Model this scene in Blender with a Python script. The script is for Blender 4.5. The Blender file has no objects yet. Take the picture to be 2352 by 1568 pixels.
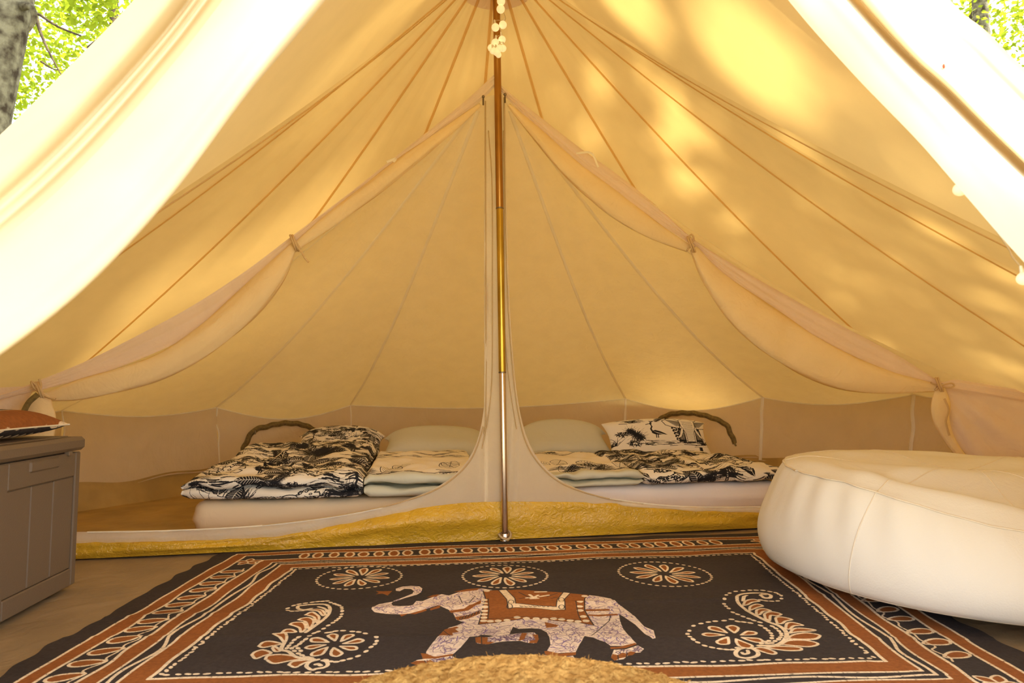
import bpy, math, random
import numpy as np
from mathutils import Vector, noise as mnoise

sc = bpy.context.scene
COL = sc.collection
rng = random.Random(7)
nrg = np.random.default_rng(11)
pi = math.pi

# ------------------------------------------------------------------ camera
F = 1568.0                     # focal length in pixels of the 2352 x 1568 frame
CAMZ = 0.718
PITCH = math.atan(116.0 / 1568.0)
cam_d = bpy.data.cameras.new('camera')
cam = bpy.data.objects.new('camera', cam_d)
COL.objects.link(cam)
cam.location = (0, 0, CAMZ)
cam.rotation_euler = (pi / 2 + PITCH, 0, 0)
cam_d.sensor_width = 36.0
cam_d.lens = 24.0
cam_d.clip_start = 0.02
cam_d.clip_end = 400
cam_d.dof.use_dof = True
cam_d.dof.focus_distance = 2.9
cam_d.dof.aperture_fstop = 5.6
sc.camera = cam

# ------------------------------------------------------------------ light
SUN = Vector((0.50, -0.12, 0.855)).normalized()
world = bpy.data.worlds.new('world')
sc.world = world
world.use_nodes = True
wn = world.node_tree
wn.nodes.clear()
w_out = wn.nodes.new('ShaderNodeOutputWorld')
w_bg = wn.nodes.new('ShaderNodeBackground')
w_sky = wn.nodes.new('ShaderNodeTexSky')
w_sky.sky_type = 'HOSEK_WILKIE'
w_sky.sun_direction = SUN
w_sky.turbidity = 4.0
w_sky.ground_albedo = 0.3
w_hs = wn.nodes.new('ShaderNodeHueSaturation')
w_hs.inputs['Saturation'].default_value = 0.10
w_hs.inputs['Value'].default_value = 1.0
wn.links.new(w_sky.outputs[0], w_hs.inputs['Color'])
wn.links.new(w_hs.outputs[0], w_bg.inputs['Color'])
w_bg.inputs['Strength'].default_value = 8.2
wn.links.new(w_bg.outputs[0], w_out.inputs['Surface'])

sun_d = bpy.data.lights.new('sun', 'SUN')
sun_d.energy = 13.0
sun_d.angle = math.radians(0.9)
sun_d.color = (1.0, 0.95, 0.86)
sun = bpy.data.objects.new('sun', sun_d)
COL.objects.link(sun)
sun.rotation_euler = SUN.to_track_quat('Z', 'Y').to_euler()
sun.location = SUN * 30

vs = sc.view_settings
vs.view_transform = 'Standard'
vs.look = 'None'
vs.gamma = 1.0
vs.use_curve_mapping = False
vs.exposure = 1.12
sc.cycles.use_denoising = True
sc.cycles.max_bounces = 16
sc.cycles.diffuse_bounces = 8
sc.cycles.transmission_bounces = 12
sc.cycles.transparent_max_bounces = 8
sc.cycles.sample_clamp_indirect = 8.0
sc.cycles.caustics_reflective = False
sc.cycles.caustics_refractive = False

# ------------------------------------------------------------------ pixel -> world
CP, SP = math.cos(PITCH), math.sin(PITCH)
def ray(px, py):
    a, b = (px - 1176.0) / F, (784.0 - py) / F
    return np.array([a, CP - b * SP, SP + b * CP])
CAM = np.array([0.0, 0.0, CAMZ])
def at_y(px, py, Y):
    d = ray(px, py); return CAM + d * (Y / d[1])
def at_z(px, py, Z=0.0):
    d = ray(px, py); return CAM + d * ((Z - CAMZ) / d[2])
def on_plane(px, py, p, n):
    d = ray(px, py); return CAM + d * (np.dot(np.asarray(p) - CAM, n) / np.dot(d, n))
P0 = np.array([-0.034, 3.36, 0.0])             # foot of the centre pole
APEX = np.array([-0.085, 3.40, 3.0])           # top of the roof
ANG = math.radians(12.0)                       # how far the tent is turned to the camera
U = np.array([math.cos(ANG), math.sin(ANG), 0.0])
N = np.array([-math.sin(ANG), math.cos(ANG), 0.0])
_K = on_plane(1800, 900, P0 + N * 0.03, N); N2 = np.array([0.02, 1.0, 0]) / math.hypot(0.02, 1.0)
def pp(px, py, off=0.0):                       # on the upright front of the inner tent, which bends forward at its right end
    if px > 1800: return on_plane(px, py, _K + N2 * off, N2)
    return on_plane(px, py, P0 + N * (0.03 + off), N)

# ------------------------------------------------------------------ helpers
def catmull(pts, n):
    P = np.asarray(pts, float)
    if len(P) == 2:
        t = np.linspace(0, 1, n)[:, None]; return P[0] * (1 - t) + P[1] * t
    seg = np.linalg.norm(np.diff(P, axis=0), axis=1)
    cum = np.concatenate([[0], np.cumsum(seg)])
    E = np.vstack([2 * P[0] - P[1], P, 2 * P[-1] - P[-2]])
    out = []
    for d in np.linspace(0, cum[-1], n):
        i = min(max(int(np.searchsorted(cum, d, 'right')) - 1, 0), len(P) - 2)
        t = (d - cum[i]) / max(cum[i + 1] - cum[i], 1e-9)
        p0, p1, p2, p3 = E[i], E[i + 1], E[i + 2], E[i + 3]
        out.append(0.5 * ((2 * p1) + (-p0 + p2) * t + (2 * p0 - 5 * p1 + 4 * p2 - p3) * t * t
                          + (-p0 + 3 * p1 - 3 * p2 + p3) * t ** 3))
    return np.array(out)
def wav(x, y, seed=0, k=6):                    # smooth sum of sines, about -1..1
    r = np.random.default_rng(seed)
    o = 0
    for i in range(k):
        a = r.uniform(0, 2 * pi); f = r.uniform(0.6, 2.2)
        o = o + np.sin((x * math.cos(a) + y * math.sin(a)) * f + r.uniform(0, 6.28))
    return o / (k ** 0.5) / 1.2
def sstep(a, b, x):
    t = np.clip((x - a) / (b - a), 0, 1); return t * t * (3 - 2 * t)
def mesh_obj(name, verts, faces, mat, parent=None, smooth=True, uvs=None):
    me = bpy.data.meshes.new(name)
    me.from_pydata([tuple(map(float, v)) for v in verts], [], [tuple(f) for f in faces])
    if smooth:
        me.polygons.foreach_set('use_smooth', [True] * len(me.polygons))
    if uvs is not None:
        ul = me.uv_layers.new(name='UVMap')
        li = np.empty(len(me.loops), dtype=np.int32); me.loops.foreach_get('vertex_index', li)
        ul.data.foreach_set('uv', np.asarray(uvs, np.float32)[li].ravel())
    mats = mat if isinstance(mat, (list, tuple)) else [mat]
    for m in mats: me.materials.append(m)
    me.update()
    o = bpy.data.objects.new(name, me)
    COL.objects.link(o)
    if parent is not None: put(o, parent)
    return o
def put(o, parent):                            # parent, keeping world-space vertices
    o.parent = parent
    def wm(q): return q.matrix_basis if q.parent is None else wm(q.parent) @ q.matrix_parent_inverse @ q.matrix_basis
    o.matrix_parent_inverse = wm(parent).inverted()
def grid_faces(nu, nv, cu=False, cv=False, off=0):
    f = []
    for i in range(nu if cu else nu - 1):
        for j in range(nv if cv else nv - 1):
            a, b = i, (i + 1) % nu; c, d = j, (j + 1) % nv
            f.append((off + a * nv + c, off + b * nv + c, off + b * nv + d, off + a * nv + d))
    return f
def grid_obj(name, P, mat, parent=None, cu=False, cv=False, uv=None, caps=False):
    nu, nv = P.shape[:2]
    V = P.reshape(-1, 3)
    f = grid_faces(nu, nv, cu, cv)
    if caps and cv:
        f.append(tuple(range(nv))[::-1]); f.append(tuple((nu - 1) * nv + j for j in range(nv)))
    return mesh_obj(name, V, f, mat, parent, True, None if uv is None else uv.reshape(-1, 2))
def tube_geo(pts, r, k=8, cap=True, flat=None, off=0):
    P = np.asarray(pts, float); n = len(P)
    R = np.full(n, r) if np.isscalar(r) else np.asarray(r, float)
    T = np.gradient(P, axis=0); T /= np.linalg.norm(T, axis=1)[:, None] + 1e-12
    a = np.array([0, 0, 1.0]) if abs(T[0][2]) < 0.9 else np.array([1.0, 0, 0])
    u = np.cross(T[0], a); u /= np.linalg.norm(u)
    V = []
    for i in range(n):
        u = u - T[i] * np.dot(u, T[i]); u /= np.linalg.norm(u) + 1e-12
        w = np.cross(T[i], u)
        for j in range(k):
            t = 2 * pi * j / k
            V.append(P[i] + R[i] * (math.cos(t) * u + math.sin(t) * w))
    f = grid_faces(n, k, False, True, off)
    if cap:
        f.append(tuple(off + j for j in range(k))[::-1]); f.append(tuple(off + (n - 1) * k + j for j in range(k)))
    return V, f
def tube(name, pts, r, mat, parent=None, k=8):
    V, f = tube_geo(pts, r, k); return mesh_obj(name, V, f, mat, parent)
def ball_geo(c, r, nu=14, nv=10, off=0, sq=(1, 1, 1)):
    V = []; f = []
    for i in range(nv + 1):
        th = pi * i / nv
        for j in range(nu):
            ph = 2 * pi * j / nu
            V.append((c[0] + r * sq[0] * math.sin(th) * math.cos(ph), c[1] + r * sq[1] * math.sin(th) * math.sin(ph),
                      c[2] + r * sq[2] * math.cos(th)))
    return V, grid_faces(nv + 1, nu, False, True, off)
def rbox_geo(x0, x1, y0, y1, z0, z1, b=0.004, off=0):    # box with chamfered edges
    V = []; idx = {}
    for sx in (0, 1):
        for sy in (0, 1):
            for sz in (0, 1):
                X, Y, Z = (x0, x1)[sx], (y0, y1)[sy], (z0, z1)[sz]
                dx, dy, dz = (b, -b)[sx], (b, -b)[sy], (b, -b)[sz]
                for ax, p in enumerate(((X, Y + dy, Z + dz), (X + dx, Y, Z + dz), (X + dx, Y + dy, Z))):
                    idx[(sx, sy, sz, ax)] = off + len(V); V.append(p)
    f = []
    for s in (0, 1):
        q = [idx[(s, 0, 0, 0)], idx[(s, 1, 0, 0)], idx[(s, 1, 1, 0)], idx[(s, 0, 1, 0)]]; f.append(q if s else q[::-1])
        q = [idx[(0, s, 0, 1)], idx[(1, s, 0, 1)], idx[(1, s, 1, 1)], idx[(0, s, 1, 1)]]; f.append(q[::-1] if s else q)
        q = [idx[(0, 0, s, 2)], idx[(1, 0, s, 2)], idx[(1, 1, s, 2)], idx[(0, 1, s, 2)]]; f.append(q if s else q[::-1])
    for a in (0, 1):
        for b_ in (0, 1):
            f.append([idx[(a, b_, 0, 0)], idx[(a, b_, 1, 0)], idx[(a, b_, 1, 1)], idx[(a, b_, 0, 1)]])
            f.append([idx[(a, 0, b_, 0)], idx[(a, 1, b_, 0)], idx[(a, 1, b_, 2)], idx[(a, 0, b_, 2)]])
            f.append([idx[(0, a, b_, 1)], idx[(1, a, b_, 1)], idx[(1, a, b_, 2)], idx[(0, a, b_, 2)]])
            for c in (0, 1): f.append([idx[(a, b_, c, 0)], idx[(a, b_, c, 1)], idx[(a, b_, c, 2)]])
    return V, f
def join_geo(parts):
    V = []; f = []
    for v, g in parts:
        o = len(V); V += list(v); f += [tuple(i + o for i in q) for q in g]
    return V, f
def empty(name, loc=(0, 0, 0), rz=0.0):
    o = bpy.data.objects.new(name, None); COL.objects.link(o)
    o.location = tuple(loc); o.rotation_euler = (0, 0, rz); o.empty_display_size = 0.1
    return o
def tag(o, label=None, cat=None, group=None, kind=None):
    if label: o['label'] = label
    if cat: o['category'] = cat
    if group: o['group'] = group
    if kind: o['kind'] = kind
    return o

# ------------------------------------------------------------------ materials
def new_mat(name):
    m = bpy.data.materials.new(name); m.use_nodes = True
    nt = m.node_tree; nt.nodes.clear()
    out = nt.nodes.new('ShaderNodeOutputMaterial')
    return m, nt, out
def nd(nt, t, **kw):
    n = nt.nodes.new(t)
    for k, v in kw.items():
        if k in n.inputs: n.inputs[k].default_value = v
        else: setattr(n, k, v)
    return n
def bump_chain(nt, specs, coord='Object'):
    tc = nd(nt, 'ShaderNodeTexCoord'); prev = None
    for scale, stretch, strength, detail, dist in specs:
        mp = nd(nt, 'ShaderNodeMapping'); mp.inputs['Scale'].default_value = stretch
        nt.links.new(tc.outputs[coord], mp.inputs['Vector'])
        n = nd(nt, 'ShaderNodeTexNoise'); n.inputs['Scale'].default_value = scale
        n.inputs['Detail'].default_value = detail; n.inputs['Distortion'].default_value = dist
        nt.links.new(mp.outputs[0], n.inputs['Vector'])
        b = nd(nt, 'ShaderNodeBump'); b.inputs['Strength'].default_value = strength
        b.inputs['Distance'].default_value = 0.01
        nt.links.new(n.outputs['Fac'], b.inputs['Height'])
        if prev is not None: nt.links.new(prev.outputs[0], b.inputs['Normal'])
        prev = b
    return prev
def cloth_mat(name, refl, trans, mix, bumps, vary=0.06):
    m, nt, out = new_mat(name)
    d = nd(nt, 'ShaderNodeBsdfDiffuse'); t = nd(nt, 'ShaderNodeBsdfTranslucent')
    mx = nd(nt, 'ShaderNodeMixShader'); mx.inputs[0].default_value = mix
    tc = nd(nt, 'ShaderNodeTexCoord')
    n = nd(nt, 'ShaderNodeTexNoise'); n.inputs['Scale'].default_value = 9.0; n.inputs['Detail'].default_value = 6.0
    nt.links.new(tc.outputs['Object'], n.inputs['Vector'])
    mr = nd(nt, 'ShaderNodeMapRange'); mr.inputs['To Min'].default_value = 1 - vary; mr.inputs['To Max'].default_value = 1 + vary
    nt.links.new(n.outputs['Fac'], mr.inputs['Value'])
    for c, s in ((refl, d), (trans, t)):
        v = nd(nt, 'ShaderNodeVectorMath', operation='SCALE'); v.inputs[0].default_value = c
        nt.links.new(mr.outputs[0], v.inputs['Scale']); nt.links.new(v.outputs[0], s.inputs['Color'])
    b = bump_chain(nt, bumps)
    if b is not None:
        nt.links.new(b.outputs[0], d.inputs['Normal']); nt.links.new(b.outputs[0], t.inputs['Normal'])
    nt.links.new(d.outputs[0], mx.inputs[1]); nt.links.new(t.outputs[0], mx.inputs[2])
    nt.links.new(mx.outputs[0], out.inputs['Surface'])
    return m
def pbr(name, col, rough=0.6, metal=0.0, bumps=(), vary=0.0, vscale=8.0, spec=0.5, coat=0.0, col2=None, emit=None):
    m, nt, out = new_mat(name)
    p = nd(nt, 'ShaderNodeBsdfPrincipled')
    p.inputs['Roughness'].default_value = rough; p.inputs['Metallic'].default_value = metal
    p.inputs['Specular IOR Level'].default_value = spec; p.inputs['Coat Weight'].default_value = coat
    p.inputs['Base Color'].default_value = (*col, 1)
    if col2 is not None or vary:
        tc = nd(nt, 'ShaderNodeTexCoord'); n = nd(nt, 'ShaderNodeTexNoise')
        n.inputs['Scale'].default_value = vscale; n.inputs['Detail'].default_value = 6.0
        nt.links.new(tc.outputs['Object'], n.inputs['Vector'])
        r = nd(nt, 'ShaderNodeValToRGB')
        c2 = col2 if col2 is not None else tuple(c * (1 - vary) for c in col)
        r.color_ramp.elements[0].color = (*c2, 1); r.color_ramp.elements[1].color = (*col, 1)
        r.color_ramp.elements[0].position = 0.35; r.color_ramp.elements[1].position = 0.65
        nt.links.new(n.outputs['Fac'], r.inputs[0]); nt.links.new(r.outputs[0], p.inputs['Base Color'])
    if emit:
        p.inputs['Emission Color'].default_value = (*emit[:3], 1); p.inputs['Emission Strength'].default_value = emit[3]
    if bumps:
        b = bump_chain(nt, bumps); nt.links.new(b.outputs[0], p.inputs['Normal'])
    nt.links.new(p.outputs[0], out.inputs['Surface'])
    return m
def image_mat(name, img, rough=0.85, bumps=(), ext='REPEAT', crackle=None, sheen=0.0):
    m, nt, out = new_mat(name)
    p = nd(nt, 'ShaderNodeBsdfPrincipled'); p.inputs['Roughness'].default_value = rough
    p.inputs['Specular IOR Level'].default_value = 0.2
    uv = nd(nt, 'ShaderNodeUVMap'); uv.uv_map = 'UVMap'
    t = nd(nt, 'ShaderNodeTexImage'); t.image = img; t.extension = ext
    nt.links.new(uv.outputs[0], t.inputs['Vector'])
    src = t.outputs['Color']
    if crackle:
        tc = nd(nt, 'ShaderNodeTexCoord')
        n = nd(nt, 'ShaderNodeTexNoise'); n.inputs['Scale'].default_value = crackle; n.inputs['Detail'].default_value = 5
        nt.links.new(tc.outputs['Object'], n.inputs['Vector'])
        mr = nd(nt, 'ShaderNodeMapRange'); mr.inputs['From Min'].default_value = 0.3; mr.inputs['From Max'].default_value = 0.7
        mr.inputs['To Min'].default_value = 0.8; mr.inputs['To Max'].default_value = 1.1
        nt.links.new(n.outputs['Fac'], mr.inputs['Value'])
        v = nd(nt, 'ShaderNodeVectorMath', operation='SCALE')
        nt.links.new(src, v.inputs[0]); nt.links.new(mr.outputs[0], v.inputs['Scale'])
        src = v.outputs[0]
    nt.links.new(src, p.inputs['Base Color'])
    if bumps:
        b = bump_chain(nt, bumps); nt.links.new(b.outputs[0], p.inputs['Normal'])
    nt.links.new(p.outputs[0], out.inputs['Surface'])
    return m
FINE = (700.0, (1, 1, 1), 0.05, 2.0, 0.0)
M = {}
M['canvas'] = cloth_mat('canvas', (0.78, 0.61, 0.35), (0.85, 0.545, 0.16), 0.132,
                        [(3.0, (1, 1, 1), 0.15, 3.0, 0.6), FINE])
M['seam_canvas'] = cloth_mat('seam_canvas', (0.74, 0.57, 0.32), (0.95, 0.66, 0.26), 0.5, [FINE])
M['door_canvas'] = cloth_mat('door_canvas', (0.60, 0.515, 0.36), (0.90, 0.68, 0.34), 0.25,
                             [FINE])
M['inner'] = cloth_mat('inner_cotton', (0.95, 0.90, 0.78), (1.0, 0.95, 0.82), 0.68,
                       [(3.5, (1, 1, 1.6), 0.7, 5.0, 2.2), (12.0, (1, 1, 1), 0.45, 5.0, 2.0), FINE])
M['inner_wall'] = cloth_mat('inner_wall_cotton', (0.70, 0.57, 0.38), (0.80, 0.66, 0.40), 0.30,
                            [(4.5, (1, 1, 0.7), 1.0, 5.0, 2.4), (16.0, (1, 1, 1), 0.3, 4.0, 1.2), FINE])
M['tape'] = cloth_mat('seam_tape', (0.98, 0.95, 0.84), (0.98, 0.93, 0.8), 0.42, [FINE])
M['pink'] = cloth_mat('pale_cotton_band', (0.88, 0.73, 0.61), (0.90, 0.76, 0.62), 0.30,
                      [(9.0, (1, 1, 1), 0.8, 5.0, 1.8), FINE])
M['roll'] = cloth_mat('rolled_cotton', (0.94, 0.79, 0.48), (0.95, 0.76, 0.40), 0.30,
                      [(9.0, (1, 1, 1), 0.8, 5.0, 1.8), FINE])
M['hem'] = cloth_mat('hem_cotton', (0.62, 0.45, 0.24), (0.55, 0.38, 0.18), 0.2, [FINE])
M['olive_zip'] = pbr('olive_zip_tape', (0.23, 0.16, 0.05), 0.8, bumps=[(60, (1, 1, 1), 0.4, 2, 0)], vary=0.4, vscale=60)
M['pvc'] = pbr('yellow_groundsheet', (0.66, 0.385, 0.025), 0.20, bumps=[(7.0, (1, 1, 1), 0.8, 5.0, 1.2), (26, (1, 1, 1.5), 0.8, 5.0, 1.5), (90, (1, 1, 1), 0.3, 3.0, 0.5)],
               vary=0.15, vscale=6, spec=0.6)
M['pvc_in'] = pbr('brown_groundsheet', (0.50, 0.33, 0.10), 0.55, bumps=[(9.0, (1, 1, 1), 0.6, 5.0, 1.5)], vary=0.25, vscale=5)
M['floor'] = pbr('beige_groundsheet', (0.345, 0.25, 0.145), 0.6, bumps=[(6.0, (1, 1, 1), 0.8, 5.0, 2.0), (90, (1, 1, 1), 0.1, 2, 0)], vary=0.2, vscale=4)
M['bag'] = pbr('cream_beanbag_cloth', (0.80, 0.77, 0.70), 0.75, bumps=[(5.0, (1, 1, 1), 0.35, 4.0, 1.5), (200, (1, 1, 1), 0.08, 2, 0)], spec=0.25)
M['bagseam'] = pbr('cream_piping', (0.78, 0.70, 0.56), 0.8)
M['box'] = pbr('taupe_plastic', (0.160, 0.116, 0.077), 0.5, bumps=[(220, (1, 1, 1), 0.12, 2, 0)], spec=0.4)
M['sheet'] = pbr('cream_sheet', (0.77, 0.615, 0.41), 0.85, bumps=[(9, (1, 1, 1), 0.35, 5, 1.5)], spec=0.2)
M['sheet2'] = pbr('lilac_white_sheet', (0.93, 0.87, 0.84), 0.85, bumps=[(9, (1, 1, 1), 0.4, 5, 1.5)], spec=0.2)
M['sage'] = pbr('sage_cotton', (0.60, 0.585, 0.46), 0.85, bumps=[(8, (1, 1, 1), 0.5, 5, 1.5)], spec=0.2)
M['brass'] = pbr('yellow_zinc_steel', (0.62, 0.42, 0.07), 0.28, 1.0, vary=0.3, vscale=5)
M['bronze'] = pbr('bronze_zinc_steel', (0.46, 0.24, 0.06), 0.30, 1.0, vary=0.3, vscale=5)
M['steel'] = pbr('rosy_steel', (0.72, 0.58, 0.46), 0.25, 1.0, vary=0.15, vscale=5)
M['dark_metal'] = pbr('dark_zip_metal', (0.25, 0.2, 0.14), 0.4, 1.0)
M['bulb'] = pbr('frosted_bulb', (0.95, 0.88, 0.66), 0.4, emit=(1.0, 0.80, 0.42, 0.22))
M['socket'] = pbr('clear_white_socket', (0.85, 0.80, 0.70), 0.3)
M['cable'] = pbr('pale_cable', (0.55, 0.42, 0.25), 0.5)
M['cord'] = cloth_mat('tie_cord', (0.72, 0.52, 0.28), (0.6, 0.4, 0.2), 0.15, [FINE])
# ================================================================== STRUCTURE: outer tent
RO, ZE = 3.0, 0.60
def cone_hit(px, py):                          # where a ray leaves the roof cone, as an azimuth (0 = straight back)
    d = ray(px, py); last = None; inside = False
    for Y in np.linspace(0.6, 9, 1700):
        p = CAM + d * (Y / d[1])
        r = math.hypot(p[0] - APEX[0], p[1] - APEX[1]); rc = (3.0 - p[2]) / (3.0 - ZE) * RO
        if r < rc: inside = True
        elif inside: return p
    return p
def az_of(p): return math.atan2(p[0] - APEX[0], p[1] - APEX[1])
def az_pt(a, r=RO, z=ZE): return np.array([APEX[0] + r * math.sin(a), APEX[1] + r * math.cos(a), z])
Qp = at_y(1280, -590, 1.35)
Lp = at_y(-250, 864, 1.30)
Rp = at_y(2700, 740, 1.45)
seam_px = [(484, 531), (786, 375), (965, 303), (1116, 150), (1252, 265), (1517, 486), (2025, 793),
           (2250, 690)]
azs = sorted(az_of(cone_hit(*p)) for p in seam_px)
ext = []
a = azs[0]
while a > math.radians(-108): a -= math.radians(17); ext.append(a)
b = azs[-1]
while b < math.radians(118): b += math.radians(17); ext.append(b)
azs = sorted(azs + ext)
bounds = [Qp, Lp] + [az_pt(a) for a in azs] + [Rp, Qp]
ceiling = tag(empty('ceiling', APEX), 'sand-coloured canvas roof of the big bell tent, lit through by the sun', kind='structure')
def roof_pt(s, bpt, t=0.0, sag=0.10):
    p = APEX + (bpt - APEX) * s
    k = math.sin(pi * min(max(s, 0), 1))
    p = p.copy(); p[2] -= sag * k
    if t > 0: p[2] += 0.022 * math.sin(pi * t) * k
    return p
nb = len(bounds)
for i in range(nb - 1):
    b0, b1 = bounds[i], bounds[i + 1]
    arc = 1 <= i < nb - 2
    front = not (2 <= i < nb - 3)
    ns, nt_ = 36, 13
    G = np.zeros((ns, nt_, 3))
    for a_ in range(ns):
        s = a_ / (ns - 1)
        for c in range(nt_):
            t = c / (nt_ - 1)
            bp = b0 * (1 - t) + b1 * t
            if not front:
                az = az_of(b0) * (1 - t) + az_of(b1) * t; bp = az_pt(az)
            p = roof_pt(s, bp, t, 0.10 if not front else 0.07)
            # radial drag lines, strongest high up
            k = math.sin(pi * s) ** 0.7 * (1.15 - s)
            p[2] += 0.012 * k * math.sin(pi * t) * math.sin(t * 19 + i * 2.1 + 2.0 * s) * (0.4 + 0.6 * math.sin(i * 3.3 + 1.0) ** 2)
            G[a_, c] = p
    grid_obj('roof_panel', G, M['canvas'], ceiling)
for i in range(1, nb - 1):
    bp = bounds[i]
    front = i in (1, nb - 2)
    L = np.array([roof_pt(s, bp, 0, 0.07 if front else 0.10) for s in np.linspace(0.0, 1, 40)])
    T = np.gradient(L, axis=0); T /= np.linalg.norm(T, axis=1)[:, None]
    S = np.cross(T, [0, 0, 1.0]); S /= np.linalg.norm(S, axis=1)[:, None]
    Nn = np.cross(S, T); Nn *= np.where(Nn[:, 2:3] > 0, -1, 1)
    w = 0.0045 if front else 0.0085
    G = np.stack([L + S * w + Nn * 0.012, L + Nn * 0.016, L - S * w + Nn * 0.012], axis=1)
    grid_obj('seam', G, M['seam_canvas'], ceiling)
# doubled cloth round the top of the pole
G = np.zeros((6, 49, 3))
for a_ in range(6):
    s = 0.02 + 0.047 * a_ / 5
    for c in range(49):
        G[a_, c] = roof_pt(s, az_pt(-pi * 0.75 + 1.5 * pi * c / 48)) - np.array([0, 0, 0.012])
grid_obj('apex_reinforcement', G, M['pink'], ceiling)
# low upright walls under the eave
def wall(name, pts):
    P = catmull(pts, 24 * (len(pts) - 1) // 2 + 2)
    G = np.stack([P * (1 - k) + np.array([0, 0, 0.0]) * k + (P * k) * np.array([1.02, 1.02, 0]) * 1.0 if False else
                  np.column_stack([P[:, 0], P[:, 1], P[:, 2] * (1 - k)]) for k in np.linspace(0, 1, 7)], axis=1)
    for c in range(G.shape[1]):
        G[:, c, 0] += 0.01 * wav(np.arange(G.shape[0]) * 0.9, c * 0.7, 3)
    return tag(grid_obj(name, G, M['canvas'], None), kind='structure')
lo = [bounds[1]] + [az_pt(a) for a in azs if a < math.radians(-38)]
mi = [az_pt(a) for a in azs if math.radians(-45) < a < math.radians(45)]
hi = [az_pt(a) for a in azs if a > math.radians(38)] + [bounds[-2]]
mi = [lo[-1]] + mi[1:-1] + [hi[0]] if len(mi) > 2 else [lo[-1], hi[0]]
wall('wall_left', lo); wall('wall_back', mi); wall('wall_right', hi)

# door flaps pulled back
def flap(name, e1, e2, prof, seed, side):
    n, m = 100, 84
    E1 = catmull([at_y(*p) for p in e1], n); E2 = catmull([at_y(*p) for p in e2], n)
    G = np.zeros((n, m + 8, 3)); W = np.linspace(0, 1, m)
    T = np.gradient((E1 + E2) / 2, axis=0); T /= np.linalg.norm(T, axis=1)[:, None]
    for i in range(n):
        s = i / (n - 1)
        ac = E2[i] - E1[i]; nn = np.cross(T[i], ac); nn /= np.linalg.norm(nn)
        if np.dot(nn, CAM - E1[i]) < 0: nn = -nn
        vd = CAM - (E1[i] + E2[i]) / 2; vd -= T[i] * np.dot(vd, T[i]); vd /= np.linalg.norm(vd)
        nb_ = nn; nn = vd
        # the cut edge rolls under
        PF = prof(m, s)
        for j in range(m):
            w, d0 = PF[j]
            d = d0 + 0.007 * float(wav(w * 14 + s * 5, s * 9 - w * 3, seed)) * (0.35 + s)
            G[i, j] = E1[i] + ac * w + nn * d
        back = -nb_
        for k in range(8):
            th = (k + 1) / 8 * 1.5
            G[i, m + k] = G[i, m - 1] + (ac / np.linalg.norm(ac)) * 0.05 * math.sin(th) * 0.6 + back * 0.05 * (1 - math.cos(th)) + np.array([0, 0, -0.10 * max(th - 0.8, 0)])
    o = grid_obj('flap', G, M['door_canvas'])
    root = tag(empty(name, G[0, 0]), kind='structure')
    put(o, root)
    # rolled hem along the free edge
    return root, G
def gauss(x, c, w): return math.exp(-((x - c) / w) ** 2)
def fold(pts, m, s, ph, amp):
    P = catmull([(x, y, 0) for x, y in pts], m)[:, :2]
    P[:, 1] *= amp * 0.85 + 0.25 * amp * math.sin(4 * s + ph); P[:, 0] += 0.035 * np.sin(pi * P[:, 0]) * math.sin(6.5 * s + ph) - 0.05 * np.sin(pi * P[:, 0]) * (s - .4)
    return P
PL_ = [(0, -.005), (.02, .02), (.08, .045), (.15, .052), (.24, .075), (.34, .085), (.44, .070), (.50, .035), (.505, .005), (.47, -.04), (.455, -.075), (.49, -.098), (.55, -.085), (.595, -.058), (.615, -.07),
       (.66, -.045), (.69, -.058), (.74, -.02), (.80, .012), (.88, .022), (1, 0)]
PR_ = [(0, 0), (.08, .014), (.18, .020), (.28, .022), (.35, .004), (.385, -.035), (.41, -.058), (.445, -.05), (.455, -.015), (.44, .022), (.47, .048), (.56, .058), (.66, .04), (.73, .004), (.78, -.004), (.87, .018), (1, 0)]
prof_l = lambda m, s: fold(PL_, m, s, 0.6, 1.45)
prof_r = lambda m, s: fold(PR_, m, s, 2.0, 1.25)
door1, G1 = flap('door_1',
    [(1255, -580, 1.37), (940, -260, 1.32), (750, 0, 1.25), (572, 215, 1.17), (395, 450, 1.08), (205, 655, 1.0), (0, 818, .93), (-300, 1020, .85), (-700, 1400, .8)],
    [(1235, -612, 1.42), (830, -490, 1.47), (500, -230, 1.47), (310, 0, 1.43), (150, 165, 1.38), (0, 312, 1.33), (-300, 580, 1.25), (-700, 950, 1.15)], prof_l, 21, -1)
door2, G2 = flap('door_2',
    [(1300, -580, 1.38), (1610, -260, 1.36), (1810, 0, 1.3), (1960, 170, 1.24), (2106, 320, 1.18), (2220, 450, 1.12), (2372, 622, 1.05), (2700, 960, .98), (3100, 1350, .9)],
    [(1325, -612, 1.43), (1690, -500, 1.49), (1985, -230, 1.50), (2180, 0, 1.47), (2262, 70, 1.44), (2352, 158, 1.41), (2700, 480, 1.33), (3100, 860, 1.22)], prof_r, 34, 1)
tag(door1, 'cream canvas door flap gathered in thick folds on the left of the opening')
tag(door2, 'cream canvas door flap pulled back on the right of the opening')
# a small rust-coloured spot on the right flap
_sp = at_y(2160, 149, 1.22)
mm = G2.reshape(-1, 3); _i = np.argmin([np.linalg.norm(np.cross(q - CAM, ray(2160, 149))) + (0.5 if k % 92 > 84 else 0) for k, q in enumerate(mm)])
Vb, fb = ball_geo(mm[_i] + np.array([-0.002, -0.004, 0.002]), 0.0035, 10, 6, 0, (0.8, 0.6, 1.5))
mesh_obj('rust_spot', Vb, fb, pbr('rust_spot', (0.35, 0.08, 0.03), 0.8), door2)

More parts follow.
